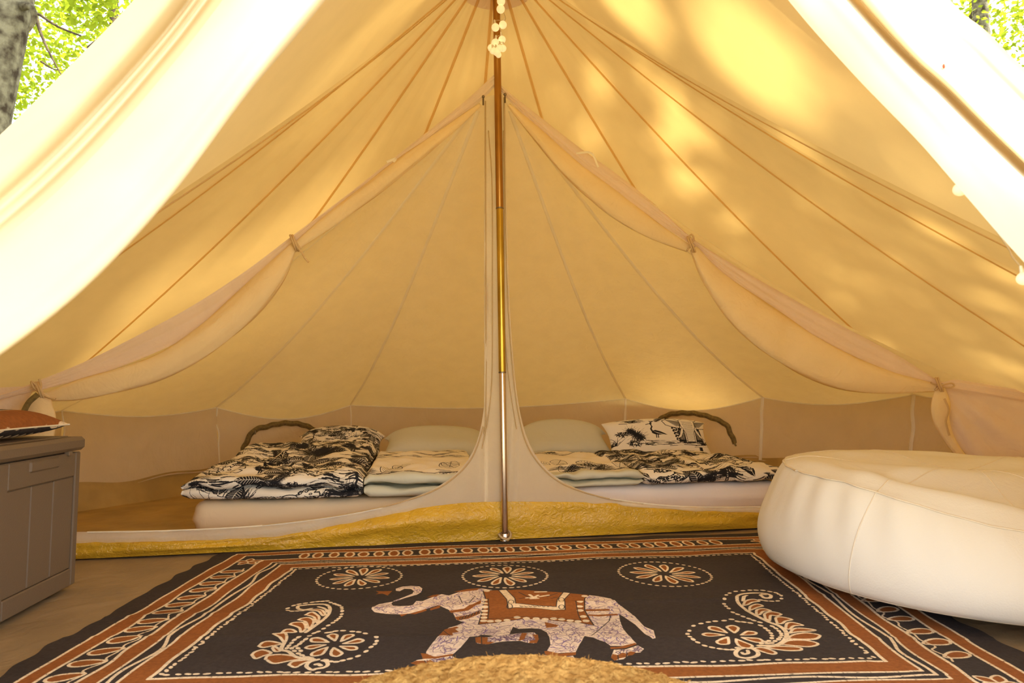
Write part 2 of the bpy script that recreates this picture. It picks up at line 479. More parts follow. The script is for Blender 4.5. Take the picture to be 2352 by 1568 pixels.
# floor of the big tent, ground outside
nr, na = 34, 96
G = np.zeros((nr, na, 3))
for i in range(nr):
    r = 2.98 * i / (nr - 1) + 0.001
    for j in range(na):
        a_ = 2 * pi * j / na
        x, y = P0[0] + r * math.cos(a_), P0[1] + r * math.sin(a_)
        G[i, j] = (x, y, -0.008 + 0.004 * float(wav(x * 6, y * 6, 5)))
floor = tag(grid_obj('floor', G, M['floor'], None, cv=True), kind='structure')
M['ground'] = pbr('forest_floor', (0.42, 0.36, 0.24), 0.95, col2=(0.24, 0.25, 0.12), vscale=1.2, bumps=[(6, (1, 1, 1), 0.8, 5, 0)])
n = 50
G = np.zeros((n, n, 3))
for i in range(n):
    for j in range(n):
        x, y = -45 + 90 * i / (n - 1), -30 + 90 * j / (n - 1)
        rr = math.hypot(x, y - 3)
        G[i, j] = (x, y, -0.03 + 0.35 * float(wav(x * 0.25, y * 0.25, 8)) * float(sstep(5, 14, rr)))
tag(grid_obj('ground', G, M['ground'], None), kind='structure')

# ================================================================== INNER TENT
inner = tag(empty('inner_tent', P0), 'pale cotton inner sleeping tent with rolled doors hung behind the pole', 'tent')
RI = 2.75
def circ(px, py):
    d = ray(px, py); best = None
    for Y in np.linspace(3.0, 8, 2500):
        p = CAM + d * (Y / d[1])
        if math.hypot(p[0] - P0[0], p[1] - P0[1]) >= RI: return p
    return p
cpx = [(140, 942), (497, 935), (805, 930), (1437, 915), (1752, 912), (2100, 905)]
C = [circ(*p) for p in cpx]
CL, CR = pp(40, 915, 0.09), pp(2290, 905, 0.10)
corners = [CL] + C + [CR]
AL, AR = pp(1108, 228, 0.02), pp(1162, 228, 0.02)
def in_pt(ap, c, s, sag):
    p = ap + (c - ap) * s; p = p.copy(); p[2] -= sag * math.sin(pi * s) ** 1.0 * (0.6 + 0.4 * s); return p
def edge_dip(i): return (0.03, 0.05, 0.10, 0.05, 0.10, 0.06, 0.03)[i]
for i in range(len(corners) - 1):
    c0, c1 = corners[i], corners[i + 1]
    a0, a1 = (AL, AL) if i < 3 else ((AL, AR) if i == 3 else (AR, AR))
    n1, n2 = 40, 21
    G = np.zeros((n1, n2, 3))
    for a_ in range(n1):
        s = a_ / (n1 - 1)
        for c in range(n2):
            t = c / (n2 - 1)
            p = in_pt(a0 * (1 - t) + a1 * t, c0 * (1 - t) + c1 * t, s, 0.16)
            p[2] -= edge_dip(i) * math.sin(pi * t) * s ** 3
            p[2] += 0.04 * math.sin(pi * t) * math.sin(pi * s)
            p[2] += 0.005 * float(wav(t * 16 + s * 6, s * 5 - t * 9, 40 + i)) * math.sin(pi * s)
            G[a_, c] = p
    grid_obj('roof_panel', G, M['inner'], inner)
# wall panels below the hanging points
hemz = [0.15, 0.15, 0.17, 0.19, 0.20, 0.21, 0.25, 0.22]
walls = []
for i in range(len(corners) - 1):
    c0, c1 = corners[i], corners[i + 1]
    n1, n2 = 19, 33
    G = np.zeros((n1, n2, 3))
    ctr = np.array([P0[0], P0[1] + 0.5, 0])
    for c in range(n2):
        t = c / (n2 - 1)
        top = c0 * (1 - t) + c1 * t; top[2] -= edge_dip(i) * math.sin(pi * t)
        zb = hemz[i] * (1 - t) + hemz[i + 1] * t - 0.02 * math.sin(pi * t) + 0.012 * math.sin(t * 11 + i)
        out = (top - ctr); out[2] = 0; out /= np.linalg.norm(out)
        for a_ in range(n1):
            k = a_ / (n1 - 1)
            p = top.copy(); p[2] = top[2] * (1 - k) + zb * k
            p += out * (0.035 * math.sin(pi * k) * math.sin(pi * t) - 0.05 * k)
            p += out * 0.012 * float(wav(t * 9 + k * 7, k * 3 - t * 7, 60 + i)) * math.sin(pi * min(1, k * 1.3 + 0.05))
            G[a_, c] = p
    grid_obj('wall_panel', G, M['inner_wall'], inner); walls.append((c0, c1, G))
# white tape over the seams and wall corners
def ribbon(name, L, w, mat, parent, lift, up=None):
    L = np.asarray(L); T = np.gradient(L, axis=0); T /= np.linalg.norm(T, axis=1)[:, None]
    V = CAM - L; V /= np.linalg.norm(V, axis=1)[:, None]
    ref = lift[0]
    Nn = np.array([np.cross(np.cross(t, ref), t) for t in T]); Nn /= np.linalg.norm(Nn, axis=1)[:, None]
    S = np.cross(T, Nn)
    W = np.broadcast_to(np.asarray(w, float), (len(L),))[:, None]
    G = np.stack([L + S * W + Nn * (lift[1] * 0.4), L + S * W * 0.7 + Nn * lift[1], L - S * W * 0.7 + Nn * lift[1], L - S * W + Nn * (lift[1] * 0.4)], axis=1)
    return grid_obj(name, G, mat, parent)
for i in range(1, 7):
    ap = AL if i <= 3 else AR
    L = [in_pt(ap, corners[i], s, 0.16) for s in np.linspace(0.02, 1, 48)]
    ref = np.array([P0[0] - corners[i][0], P0[1] - corners[i][1], -1.5]); ref /= np.linalg.norm(ref)
    wt = {1: 0.005, 2: 0.012, 3: 0.011, 4: 0.011, 5: 0.014, 6: 0.011}[i]
    ribbon('seam_tape', L, wt * np.linspace(1.0, 0.9, 48), M['tape'], inner, (ref, 0.006))
    G = walls[i][2][:, 0]
    ref = np.array([P0[0] - corners[i][0], P0[1] - corners[i][1], 0.0]); ref /= np.linalg.norm(ref)
    ribbon('corner_tape', G[:], (0.003, 0.004, 0.004, 0.010, 0.013, 0.013)[i - 1], M['tape'], inner, (ref, 0.012))
for i in range(len(corners) - 1):
    G = walls[i][2]
    ref = np.array([P0[0] - G[0, 16, 0], P0[1] - G[0, 16, 1], 0.0]); ref /= np.linalg.norm(ref)
    ribbon('eave_seam', G[0] - np.array([0, 0, 0.002]), 0.0035, M['tape'], inner, (ref, 0.008))
# zip arcs of the little windows
def zip_arc(pxs, wi, name='window_zip'):
    c0, c1, G = walls[wi]
    nn = np.cross(c1 - c0, [0, 0, 1.0]); nn /= np.linalg.norm(nn)
    if np.dot(nn, CAM - c0) < 0: nn = -nn
    L = catmull([on_plane(x, y, c0 + nn * 0.015, nn) for x, y in pxs], 60)
    S = np.cross(np.gradient(L, axis=0), nn); S /= np.linalg.norm(S, axis=1)[:, None]
    prof = [(-0.021, 0), (-0.019, 0.006), (-0.007, 0.007), (-0.006, 0.012), (0.006, 0.012), (0.007, 0.007), (0.019, 0.006), (0.021, 0)]
    wob = np.array([0.003 * math.sin(k * 0.9) for k in range(60)])
    G = np.stack([L + S * (a_ + wob)[:, None] + nn * b_ for a_, b_ in prof], axis=1)
    o = grid_obj(name, G, M['olive_zip'], inner)
    return o, L, nn
z1, L1, n1_ = zip_arc([(553, 1050), (563, 1022), (582, 990), (610, 980), (650, 972), (690, 974), (718, 985), (745, 1003)], 2)
z2, L2, n2_ = zip_arc([(1505, 975), (1525, 957), (1555, 949), (1600, 950), (1640, 961), (1668, 976), (1680, 1000), (1692, 1024)], 4)
for z, L, nn, k in ((z1, L1, n1_, 16), (z2, L2, n2_, 8)):
    V, f = rbox_geo(-0.006, 0.006, -0.004, 0.004, -0.03, 0.0, 0.002)
    mesh_obj('zip_pull', [np.array(v) + L[k] + nn * 0.016 for v in V], f, M['dark_metal'], z)
# groundsheet: back upstand, floor, front upstand
low = np.concatenate([w[2][-1][:-1] for w in walls] + [walls[-1][2][-1][-1:]])
G = np.zeros((7, len(low), 3))
for a_ in range(7):
    k = a_ / 6
    for c, p in enumerate(low):
        v = P0 + N * 0.6 - p; v[2] = 0; v /= np.linalg.norm(v)
        outw = -0.02 + 0.02 * k - 0.10 * k * k
        q = p - v * outw * 0.6 - v * (0.012 if a_ < 2 else 0.0); q[2] = (p[2] + 0.02) * (1 - k) + 0.012 * k
        q += v * 0.012 * float(wav(c * 0.22, k * 3, 71)) * (1 - abs(2 * k - 1))
        G[a_, c] = q
grid_obj('groundsheet_upstand', G, M['pvc_in'], inner)
edge = G[-1]
ca = P0 + N * 1.2; ca[2] = 0.012
fl = np.array([[pp(x, y)[0], pp(x, y)[1], 0.012] for x, y in [(2260, 1200), (1740, 1200), (1160, 1200), (600, 1200), (40, 1200)]])
loop = np.vstack([edge, fl])
G = np.zeros((14, len(loop), 3))
for a_ in range(14):
    k = a_ / 13
    G[a_] = loop * (1 - k) + ca * k
    G[a_, :, 2] = 0.012 + 0.004 * wav(G[a_, :, 0] * 7, G[a_, :, 1] * 7, 12) * min(1, a_)
grid_obj('groundsheet', G, M['pvc_in'], inner, cv=True)

# front panel: web behind the pole and the sill left and right of it
def interp(pts, x):
    xs, ys = zip(*pts); return float(np.interp(x, xs, ys))
topc = [(-60, 1222), (195, 1221), (300, 1220), (450, 1216), (600, 1206), (760, 1186), (880, 1163), (960, 1140), (1010, 1118), (1050, 1088), (1078, 1056),
        (1095, 1020), (1106, 980), (1113, 930), (1118, 860), (1121, 700), (1121.5, 500), (1117, 360), (1112, 232), (1112.5, 222), (1159, 214), (1160.5, 224),
        (1164, 500), (1168, 650), (1175, 780), (1186, 900), (1198, 970), (1214, 1022), (1240, 1064), (1275, 1098), (1320, 1122), (1390, 1143), (1480, 1157),
        (1600, 1163), (1760, 1163), (1900, 1160), (2240, 1175)]
botc = [(-60, 1252), (195, 1250), (330, 1248), (480, 1245), (640, 1235), (760, 1214), (870, 1190), (960, 1172), (1060, 1160), (1110, 1158), (1160, 1157), (1300, 1158),
        (1400, 1160), (1480, 1168), (1600, 1176), (1760, 1180), (1900, 1180), (2240, 1175)]
tc = np.array(topc, float)
# dense columns that follow the outline
cols = []
for k in range(len(tc) - 1):
    n_ = max(2, int(np.linalg.norm(tc[k + 1] - tc[k]) / 22))
    for q in range(n_): cols.append(tc[k] + (tc[k + 1] - tc[k]) * q / n_)
cols.append(tc[-1]); cols = np.array(cols)
sm = cols.copy()
for _ in range(3): sm[1:-1] = 0.25 * sm[:-2] + 0.5 * sm[1:-1] + 0.25 * sm[2:]
keep = (cols[:, 1] < 240)
cols = np.where(keep[:, None], cols, sm)
nv = 26
G = np.zeros((len(cols), nv, 3))
for i, (x, y) in enumerate(cols):
    # foot of the column fans out where the web flares
    xb = x if (x < 1040 or x > 1250) else x
    if 1000 < x < 1112 or 1160 < x < 1420:
        c_ = 1137; xb = x
    yb = interp(botc, xb)
    for j in range(nv):
        t = j / (nv - 1)
        X, Y = x + (xb - x) * t, y + (yb - y) * t
        o = 0.012 * math.sin(pi * t) * float(wav(X * 0.03, Y * 0.02, 81)) + (0.004 * math.sin(X * 0.35 + Y * 0.02))
        if X < 1000 or X > 1420: o += -0.02 * math.sin(pi * t)
        G[i, j] = pp(X, Y, o)
grid_obj('front_panel', G, M['inner'], inner)
def hem_line(pxs, w, mat, off=-0.008, name='hem', n=120):
    L = [pp(x, y, off) for x, y in pxs]
    return tube(name, catmull(L, n), w, mat, inner, 6)
hl = [(x, y) for x, y in topc if 600 <= x <= 1113 and y > 226]
hr = [(x, y) for x, y in topc if 1160 <= x <= 1500 and y > 218]
hem_line([(x + 3, y) for x, y in hl], 0.0035, M['hem'], n=160)
hem_line([(x - 3, y) for x, y in hr], 0.0035, M['hem'], n=160)
hem_line([(1122, 300), (1130, 420), (1131, 640), (1130, 860), (1121, 960), (1107, 1030)], 0.003, M['hem'])
hem_line([(1156, 300), (1158, 500), (1160, 760), (1170, 880), (1186, 985)], 0.0025, M['hem'])
hem_line([(200, 1222), (400, 1218), (600, 1207), (760, 1188), (880, 1166)], 0.004, M['tape'])
hem_line([(1400, 1145), (1500, 1158), (1600, 1164), (1760, 1164)], 0.004, M['tape'])
# yellow upstand of the groundsheet under it
xs = np.linspace(-60, 2240, 150)
floorc = [(-60, 1300), (195, 1282), (420, 1265), (700, 1250), (930, 1242), (1160, 1232), (1400, 1222), (1740, 1211), (2240, 1190)]
G = np.zeros((150, 16, 3))
for i, x in enumerate(xs):
    t0, t1 = interp(botc, x) - 6, interp(floorc, x)
    for j in range(16):
        t = j / 15
        o = -0.004 - 0.035 * math.sin(pi * t ** 0.8) * (0.55 + 0.45 * float(wav(x * 0.012, t * 3, 91))) - 0.006 * float(wav(x * 0.05, t * 9, 92)) * math.sin(pi * t)
        p = pp(x, t0 + (t1 - t0) * t, 0.0) - N * 0.0 + N * o
        if j == 15: p[2] = 0.002
        G[i, j] = p
grid_obj('groundsheet_front', G, M['pvc'], inner)
# pale band along the top of each doorway
def band(up, lo_, mat, name, seed, off=0.0, n=110, m=16, amp=0.006):
    Uc = catmull([(x, y, 0) for x, y in up], n); Lc = catmull([(x, y, 0) for x, y in lo_], n)
    G = np.zeros((n, m, 3))
    for i in range(n):
        for j in range(m):
            t = j / (m - 1)
            x, y = Uc[i][:2] * (1 - t) + Lc[i][:2] * t
            o = off + amp * float(wav(i * 0.07 + t * 1.5, t * 14, seed)) - 0.008 * math.sin(pi * t)
            G[i, j] = pp(x, y, o)
    return grid_obj(name, G, mat, inner)
upL = [(1134, 172), (1080, 222), (1000, 288), (900, 366), (790, 453), (672, 541), (560, 625), (440, 703), (320, 768), (200, 828), (85, 875), (0, 906), (-150, 945)]
loL = [(1140, 196), (1100, 235), (1010, 300), (925, 371), (808, 463), (690, 556), (600, 650), (490, 740), (365, 806), (230, 858), (100, 894), (0, 918), (-150, 970)]
upR = [(1140, 178), (1160, 204), (1240, 268), (1330, 338), (1420, 402), (1510, 474), (1592, 548), (1700, 617), (1810, 680), (1930, 746), (2060, 815), (2158, 874), (2200, 872), (2352, 896), (2410, 901)]
loR = [(1140, 200), (1170, 232), (1240, 300), (1330, 380), (1420, 450), (1510, 512), (1586, 562), (1670, 640), (1760, 715), (1880, 790), (2010, 855), (2150, 890), (2200, 898), (2352, 922), (2410, 930)]
band(upL, loL, M['pink'], 'header_band', 101)
band(upR, loR, M['pink'], 'header_band', 102)
# rolled-up doors: a soft roll between each pair of ties
def roll(mid, halfw, seed, name='rolled_door', n=90, k=20):
    Cc = catmull([(x, y, w) for (x, y), w in zip(mid, halfw)], n)
    G = np.zeros((n, k, 3))
    tan = np.gradient(Cc[:, :2], axis=0); tan /= np.linalg.norm(tan, axis=1)[:, None]
    for i in range(n):
        x, y, w = Cc[i]; w = max(w, 3.0)
        nx, ny = -tan[i][1], tan[i][0]
        dm = np.linalg.norm(pp(x + nx * w, y + ny * w) - pp(x, y))
        for j in range(k):
            a_ = 2 * pi * j / k
            f_ = 1 + 0.10 * math.sin(3 * a_ + i * 0.05 + seed) + 0.07 * math.sin(7 * a_ - i * 0.11 + seed * 2)
            e = math.cos(a_) * w * f_
            p = pp(x + nx * e, y + ny * e, -0.018 - 0.55 * dm * math.sin(a_) * f_ - 0.3 * dm)
            G[i, j] = p
    return grid_obj(name, G, M['roll'], inner, cv=True, caps=True)
roll([(1104, 240), (1030, 300), (940, 368), (850, 437), (760, 503), (684, 562)], [4, 11, 17, 18, 16, 9], 1)
roll([(676, 564), (630, 630), (560, 705), (470, 778), (370, 838), (270, 872), (180, 895), (106, 912)], [9, 26, 34, 33, 28, 27, 22, 9], 2)
roll([(1168, 240), (1230, 305), (1310, 388), (1400, 462), (1500, 528), (1582, 570)], [4, 13, 22, 26, 20, 9], 3)
roll([(1592, 570), (1640, 645), (1720, 725), (1820, 795), (1930, 848), (2040, 876), (2150, 890)], [9, 26, 42, 48, 40, 26, 9], 4)
# the free ends hanging below the outer ties
tl = roll([(106, 903), (93, 930), (88, 960), (86, 1000), (84, 1060)], [12, 32, 38, 36, 30], 5, 'hanging_door_end', 50)
tr = roll([(2160, 888), (2161, 925), (2162, 960), (2178, 1000), (2200, 1035), (2230, 1070)], [9, 21, 20, 13, 10, 8], 6, 'hanging_door_end', 60)
def strip_px(pxs, w, off, mat, parent, name, n=40):
    L = catmull([pp(x, y, off) for x, y in pxs], n)
    return ribbon(name, L, w, mat, parent, (-N, 0.004))
strip_px([(88, 905), (66, 925), (52, 955), (44, 990)], 0.012, -0.085, M['olive_zip'], tl, 'zip_edge')
strip_px([(2168, 915), (2178, 940), (2172, 968), (2180, 1000)], 0.007, -0.075, M['hem'], tr, 'zip_edge')
# ties
def tie(x, y, w, seed, tails):
    r_ = random.Random(seed); ring = []
    dm = np.linalg.norm(pp(x + w, y) - pp(x, y))
    for q in range(2):
        pts = []
        for a_ in np.linspace(0, 2 * pi, 25):
            pts.append(pp(x + math.cos(a_) * w * 0.35 + (q - 0.5) * 5, y + math.cos(a_) * w * 0.9, -0.02 - math.sin(a_) * dm * 1.1))
        ring.append(tube_geo(pts, 0.005, 6))
    for t in tails:
        ring.append(tube_geo(catmull([pp(a_, b_, -0.05) for a_, b_ in t], 24), 0.0045, 6))
    ring.append(ball_geo(pp(x + 2, y + 3, -0.055), 0.011, 10, 6, 0, (1, 0.8, 1.1)))
    V, f = join_geo(ring)
    return mesh_obj('tie', V, f, M['cord'], inner)
tie(676, 558, 20, 1, [[(676, 560), (692, 578), (700, 592), (709, 602)], [(672, 545), (682, 558), (690, 572)]])
tie(92, 898, 22, 2, [[(92, 900), (84, 885), (72, 876), (78, 890), (92, 902)], [(92, 900), (94, 884), (90, 870)], [(94, 902), (110, 912), (128, 916)]])
tie(1588, 562, 20, 3, [[(1588, 560), (1582, 548), (1588, 538), (1594, 548), (1588, 560)], [(1586, 564), (1578, 576)]])
tie(2158, 884, 18, 4, [[(2158, 886), (2172, 882), (2186, 880), (2192, 886), (2180, 890), (2160, 886)], [(2156, 884), (2146, 882), (2138, 878)], [(2156, 888), (2148, 896)]])
# fixed side curtains of the doorway
def curtain(name, edge, outer_x, seed):
    E = catmull([(x, y, 0) for x, y in edge], 60)
    G = np.zeros((60, 40, 3))
    for i in range(60):
        for j in range(40):
            t = j / 39
            x = E[i][0] * (1 - t) + outer_x * t
            ytop = edge[0][1]
            y = E[i][1] + (6 + 0.09 * abs(x - E[i][0])) * (1 - i / 59) * t
            th = math.atan2((E[i][1] - ytop) + 20, abs(x - edge[0][0]) + 30)
            rr = math.hypot(E[i][1] - ytop, x - edge[0][0])
            o = 0.02 + 0.014 * math.sin(th * 17 + seed) * min(1, rr / 120) + 0.006 * float(wav(x * 0.03, y * 0.03, seed))
            p = pp(x, y, o); G[i, j] = p
    G[-1, :, 2] = np.minimum(G[-1, :, 2], 0.01)
    return grid_obj(name, G, M['pink'], inner)
curtain('side_curtain', [(2162, 884), (2170, 930), (2174, 970), (2190, 1005), (2225, 1050), (2280, 1110), (2290, 1195)], 2400, 7)
curtain('side_curtain', [(86, 886), (66, 915), (56, 950), (50, 1000), (46, 1100), (40, 1290)], -220, 9)
# zip sliders at the top of each doorway
for x, y in ((1110, 222), (1160, 217)):
    g = [ball_geo(pp(x, y, -0.03), 0.008, 10, 6)]
    V, f = rbox_geo(-0.004, 0.004, -0.002, 0.002, -0.035, 0.0, 0.001)
    g.append(([np.array(v) + pp(x, y + 4, -0.032) for v in V], f))
    V, f = join_geo(g); mesh_obj('zip_slider', V, f, M['dark_metal'], inner)
# triangular reinforcing patches on the header
for tri, nm in (([(1323, 352), (1358, 352), (1374, 384)], 0), ([(888, 372), (908, 365), (903, 372)], 0)):
    L = catmull([pp(x, y, -0.03) for x, y in tri], 24); ribbon('stitched_patch', L, 0.006, M['tape'], inner, (-N, 0.003))
# ================================================================== PRINTS (drawn here, stroke by stroke)
class Canvas:
    def __init__(s, w, h, x0, y0, x1, y1, bg):
        s.w, s.h, s.x0, s.y0, s.x1, s.y1 = w, h, x0, y0, x1, y1
        s.a = np.empty((h, w, 3), np.float32); s.a[:] = bg
        s.sx, s.sy = w / (x1 - x0), h / (y1 - y0)
    def px(s, pts):
        P = np.asarray(pts, float)
        return np.column_stack([(P[:, 0] - s.x0) * s.sx, (P[:, 1] - s.y0) * s.sy])
    def fill(s, pts, col):
        P = s.px(pts); Q = np.roll(P, -1, axis=0)
        ya, yb = max(0, int(P[:, 1].min())), min(s.h - 1, int(P[:, 1].max()) + 1)
        col = np.asarray(col, np.float32)
        for y in range(ya, yb + 1):
            yc = y + 0.5
            m = (P[:, 1] <= yc) != (Q[:, 1] <= yc)
            if not m.any(): continue
            xs = np.sort(P[m, 0] + (yc - P[m, 1]) / (Q[m, 1] - P[m, 1]) * (Q[m, 0] - P[m, 0]))
            for k in range(0, len(xs) - 1, 2):
                a, b = max(0, int(round(xs[k]))), min(s.w, int(round(xs[k + 1])))
                if b > a: s.a[y, a:b] = col
    def stroke(s, pts, w, col, cracks=0.0, w2=None):
        P = s.px(pts); col = np.asarray(col, np.float32); n = len(P)
        L = 0.0
        for k in range(n - 1):
            p, q = P[k], P[k + 1]; d = q - p; l = math.hypot(*d)
            ww = w if w2 is None else w + (w2 - w) * k / max(1, n - 2)
            r = ww * s.sx * 0.5
            if l < 1e-6: continue
            xa, xb = int(max(0, min(p[0], q[0]) - r - 1)), int(min(s.w, max(p[0], q[0]) + r + 2))
            ya, yb = int(max(0, min(p[1], q[1]) - r - 1)), int(min(s.h, max(p[1], q[1]) + r + 2))
            if xa >= xb or ya >= yb: L += l; continue
            X, Y = np.meshgrid(np.arange(xa, xb) + 0.5, np.arange(ya, yb) + 0.5)
            t = np.clip(((X - p[0]) * d[0] + (Y - p[1]) * d[1]) / (l * l), 0, 1)
            D = np.hypot(X - p[0] - t * d[0], Y - p[1] - t * d[1])
            c = np.clip(r + 0.5 - D, 0, 1)
            if cracks:
                u = (L + t * l) / s.sx
                j = np.sin(u / cracks * 6.283 + 3 * np.sin(u / cracks * 1.7) + 0.25 * (D - r))
                c = c * np.where(j > 0.93, 0.25, 1.0)
            R = s.a[ya:yb, xa:xb]
            R += (col - R) * c[..., None].astype(np.float32)
            L += l
    def dot(s, x, y, rx, ry, col, ang=0.0):
        t = np.linspace(0, 2 * pi, 14)[:-1]
        X = rx * np.cos(t); Y = ry * np.sin(t)
        s.fill(np.column_stack([x + X * math.cos(ang) - Y * math.sin(ang), y + X * math.sin(ang) + Y * math.cos(ang)]), col)
    def image(s, name):
        im = bpy.data.images.new(name, s.w, s.h, alpha=False, float_buffer=False)
        im.colorspace_settings.name = 'sRGB'
        lin = np.clip(s.a, 0, 1)
        out = np.where(lin < 0.0031308, lin * 12.92, 1.055 * np.power(lin, 1 / 2.4) - 0.055)
        buf = np.ones((s.h, s.w, 4), np.float32); buf[..., :3] = out
        im.pixels.foreach_set(buf.ravel()); im.update(); im.pack()
        return im

RUST, CREAM, DARK = (0.29, 0.10, 0.027), (0.82, 0.68, 0.50), (0.043, 0.035, 0.036)
RX0, RX1, RY0, RY1 = -1.46, 1.66, 1.16, 3.66
rug = Canvas(2800, 2240, RX0, RY0, RX1, RY1, DARK)
r2 = np.random.default_rng(3)
def fz(px, py): p = at_z(px, py, 0.004); return (p[0], p[1])
def E(pts): return [fz(840 + x / 3.36, 1320 + y / 3.36) for x, y in pts]
def Rr(pts): return [fz(1560 + x / 4.704, 1330 + y / 4.704) for x, y in pts]
def Lr(pts): return [fz(540 + x / 6.533, 1360 + y / 6.533) for x, y in pts]
FL, FR, BR, BL = np.array([-0.91, 1.765]), np.array([0.995, 1.875]), np.array([1.075, 3.10]), np.array([-0.895, 2.845])
def bm(u, v): return (FL * (1 - u) + FR * u) * (1 - v) + (BL * (1 - u) + BR * u) * v
RW, RH = 1.93, 1.16
OFF = 0.40
def side(k, t, d):                             # point at t along side k, d metres outside the field
    du, dv = d / RW, d / RH
    a, b = -du, 1 + du; c, e = -dv, 1 + dv
    if k == 0: return bm(a + (b - a) * t, c)
    if k == 1: return bm(b, c + (e - c) * t)
    if k == 2: return bm(b + (a - b) * t, e)
    return bm(a, e + (c - e) * t)
def sideline(k, d, n=90, wob=0.005, seed=0, amp=None, freq=0):
    T = np.linspace(0, 1, n); o = []
    for t in T:
        w = wob * float(wav(t * 22, k * 3.0 + seed, seed)) if 0.02 < t < 0.98 else 0
        if amp: w += amp * math.sin(t * freq + seed) * (0.6 + 0.4 * math.sin(t * freq * 0.37 + 1)) * min(1, t * 8, (1 - t) * 8)
        o.append(side(k, t, d + w))
    return np.array(o)
for k in range(4):
    for d0, d1, sd in ((0.003, 0.062, 1), (0.112, 0.163, 3), (0.270, 0.318, 5)):
        a = sideline(k, d0, seed=sd); b = sideline(k, d1, seed=sd + 1)
        rug.fill(np.vstack([a, b[::-1]]), RUST)
    n_oval = 14 if k in (1, 3) else 30
    for d, w, sd in ((0.0, 0.011, 1), (0.064, 0.009, 2), (0.112, 0.008, 3), (0.164, 0.010, 4), (0.268, 0.009, 5), (0.319, 0.009, 6)):
        rug.stroke(sideline(k, d, 140, seed=sd), w, CREAM, 0.016)
    rug.stroke(sideline(k, 0.088, 160, 0.002, 8 + k, 0.016, 34 if k in (0, 2) else 24), 0.010 if k != 2 else 0.007, CREAM, 0.014)
    # dots along the inner line
    nd_ = 74 if k in (0, 2) else 52
    for q in range(nd_):
        t = (q + 0.5 + r2.uniform(-0.15, 0.15)) / nd_
        p = side(k, t, -0.022 + r2.uniform(-0.003, 0.003)); p2 = side(k, t + 0.004, -0.022)
        an = math.atan2(p2[1] - p[1], p2[0] - p[0])
        rug.dot(p[0], p[1], 0.0095 + r2.uniform(-.002, .002), 0.0055, CREAM, an)
    # ovals between the outer lines
    for q in range(n_oval):
        t = 0.13 + 0.80 * (q + 0.5 + r2.uniform(-.1, .1)) / n_oval
        p = side(k, t, 0.217); p2 = side(k, t + 0.01, 0.217); an = math.atan2(p2[1] - p[1], p2[0] - p[0])
        tt = np.linspace(0, 2 * pi, 18)
        if k in (0, 2):
            rx, ry = 0.021 + r2.uniform(-.003, .003), 0.045 + r2.uniform(-.005, .004); tilt = an
            ex = rx * np.cos(tt); ey = ry * np.sin(tt)
        else:
            rx, ry = 0.021, 0.043; tilt = an + 0.40 + r2.uniform(-.15, .15)
            ex = rx * np.cos(tt) * (1 - 0.35 * np.sin(tt)); ey = ry * np.sin(tt)
        poly = np.column_stack([p[0] + ex * math.cos(tilt) - ey * math.sin(tilt), p[1] + ex * math.sin(tilt) + ey * math.cos(tilt)])
        rug.fill(poly, RUST); rug.stroke(poly, 0.0095 if k in (0, 2) else 0.0085, CREAM, 0.013)
    if k in (1, 3):
        rug.stroke(sideline(k, 0.185, 160, 0.002, 12 + k, 0.012, 105)[18:150], 0.006, CREAM, 0.014)
    # corner sprig
    c0 = side(k, 0.045, 0.215)
    for q in range(5):
        an = q * 1.256 + k; tip = c0 + 0.055 * np.array([math.cos(an), math.sin(an)])
        nn_ = np.array([-math.sin(an), math.cos(an)]) * 0.016
        poly = catmull([np.append(x, 0) for x in (c0, c0 * .5 + tip * .5 + nn_, tip, c0 * .5 + tip * .5 - nn_, c0)], 20)[:, :2]
        rug.fill(poly, RUST); rug.stroke(poly, 0.007, CREAM, 0.013)
# smooth-ish closed outline
def sm(pts, n=4):
    P = np.asarray(pts, float); P = np.vstack([P, P[:1]])
    return catmull(np.column_stack([P, np.zeros(len(P))]), n * len(P))[:, :2]
# ---- the elephant
def crackle(poly, n, seed, col=(0.13, 0.08, 0.16), w=0.0022, ln=0.05):
    r_ = np.random.default_rng(seed); P = np.asarray(poly); lo_, hi_ = P.min(0), P.max(0); c = 0
    Q = np.roll(P, -1, axis=0)
    def inside(x, y):
        m = (P[:, 1] <= y) != (Q[:, 1] <= y)
        return (np.sum(P[m, 0] + (y - P[m, 1]) / (Q[m, 1] - P[m, 1]) * (Q[m, 0] - P[m, 0]) > x) % 2) == 1
    while c < n:
        x, y = r_.uniform(lo_, hi_); c += 1
        if not inside(x, y): continue
        a = r_.uniform(0, 6.28); path = [(x, y)]
        for _ in range(5):
            a += r_.normal(0, 0.5); x += ln / 5 * math.cos(a); y += ln / 5 * math.sin(a)
            if not inside(x, y): break
            path.append((x, y))
        if len(path) > 1: rug.stroke(path, w, col)
SKIN = (0.80, 0.66, 0.55)
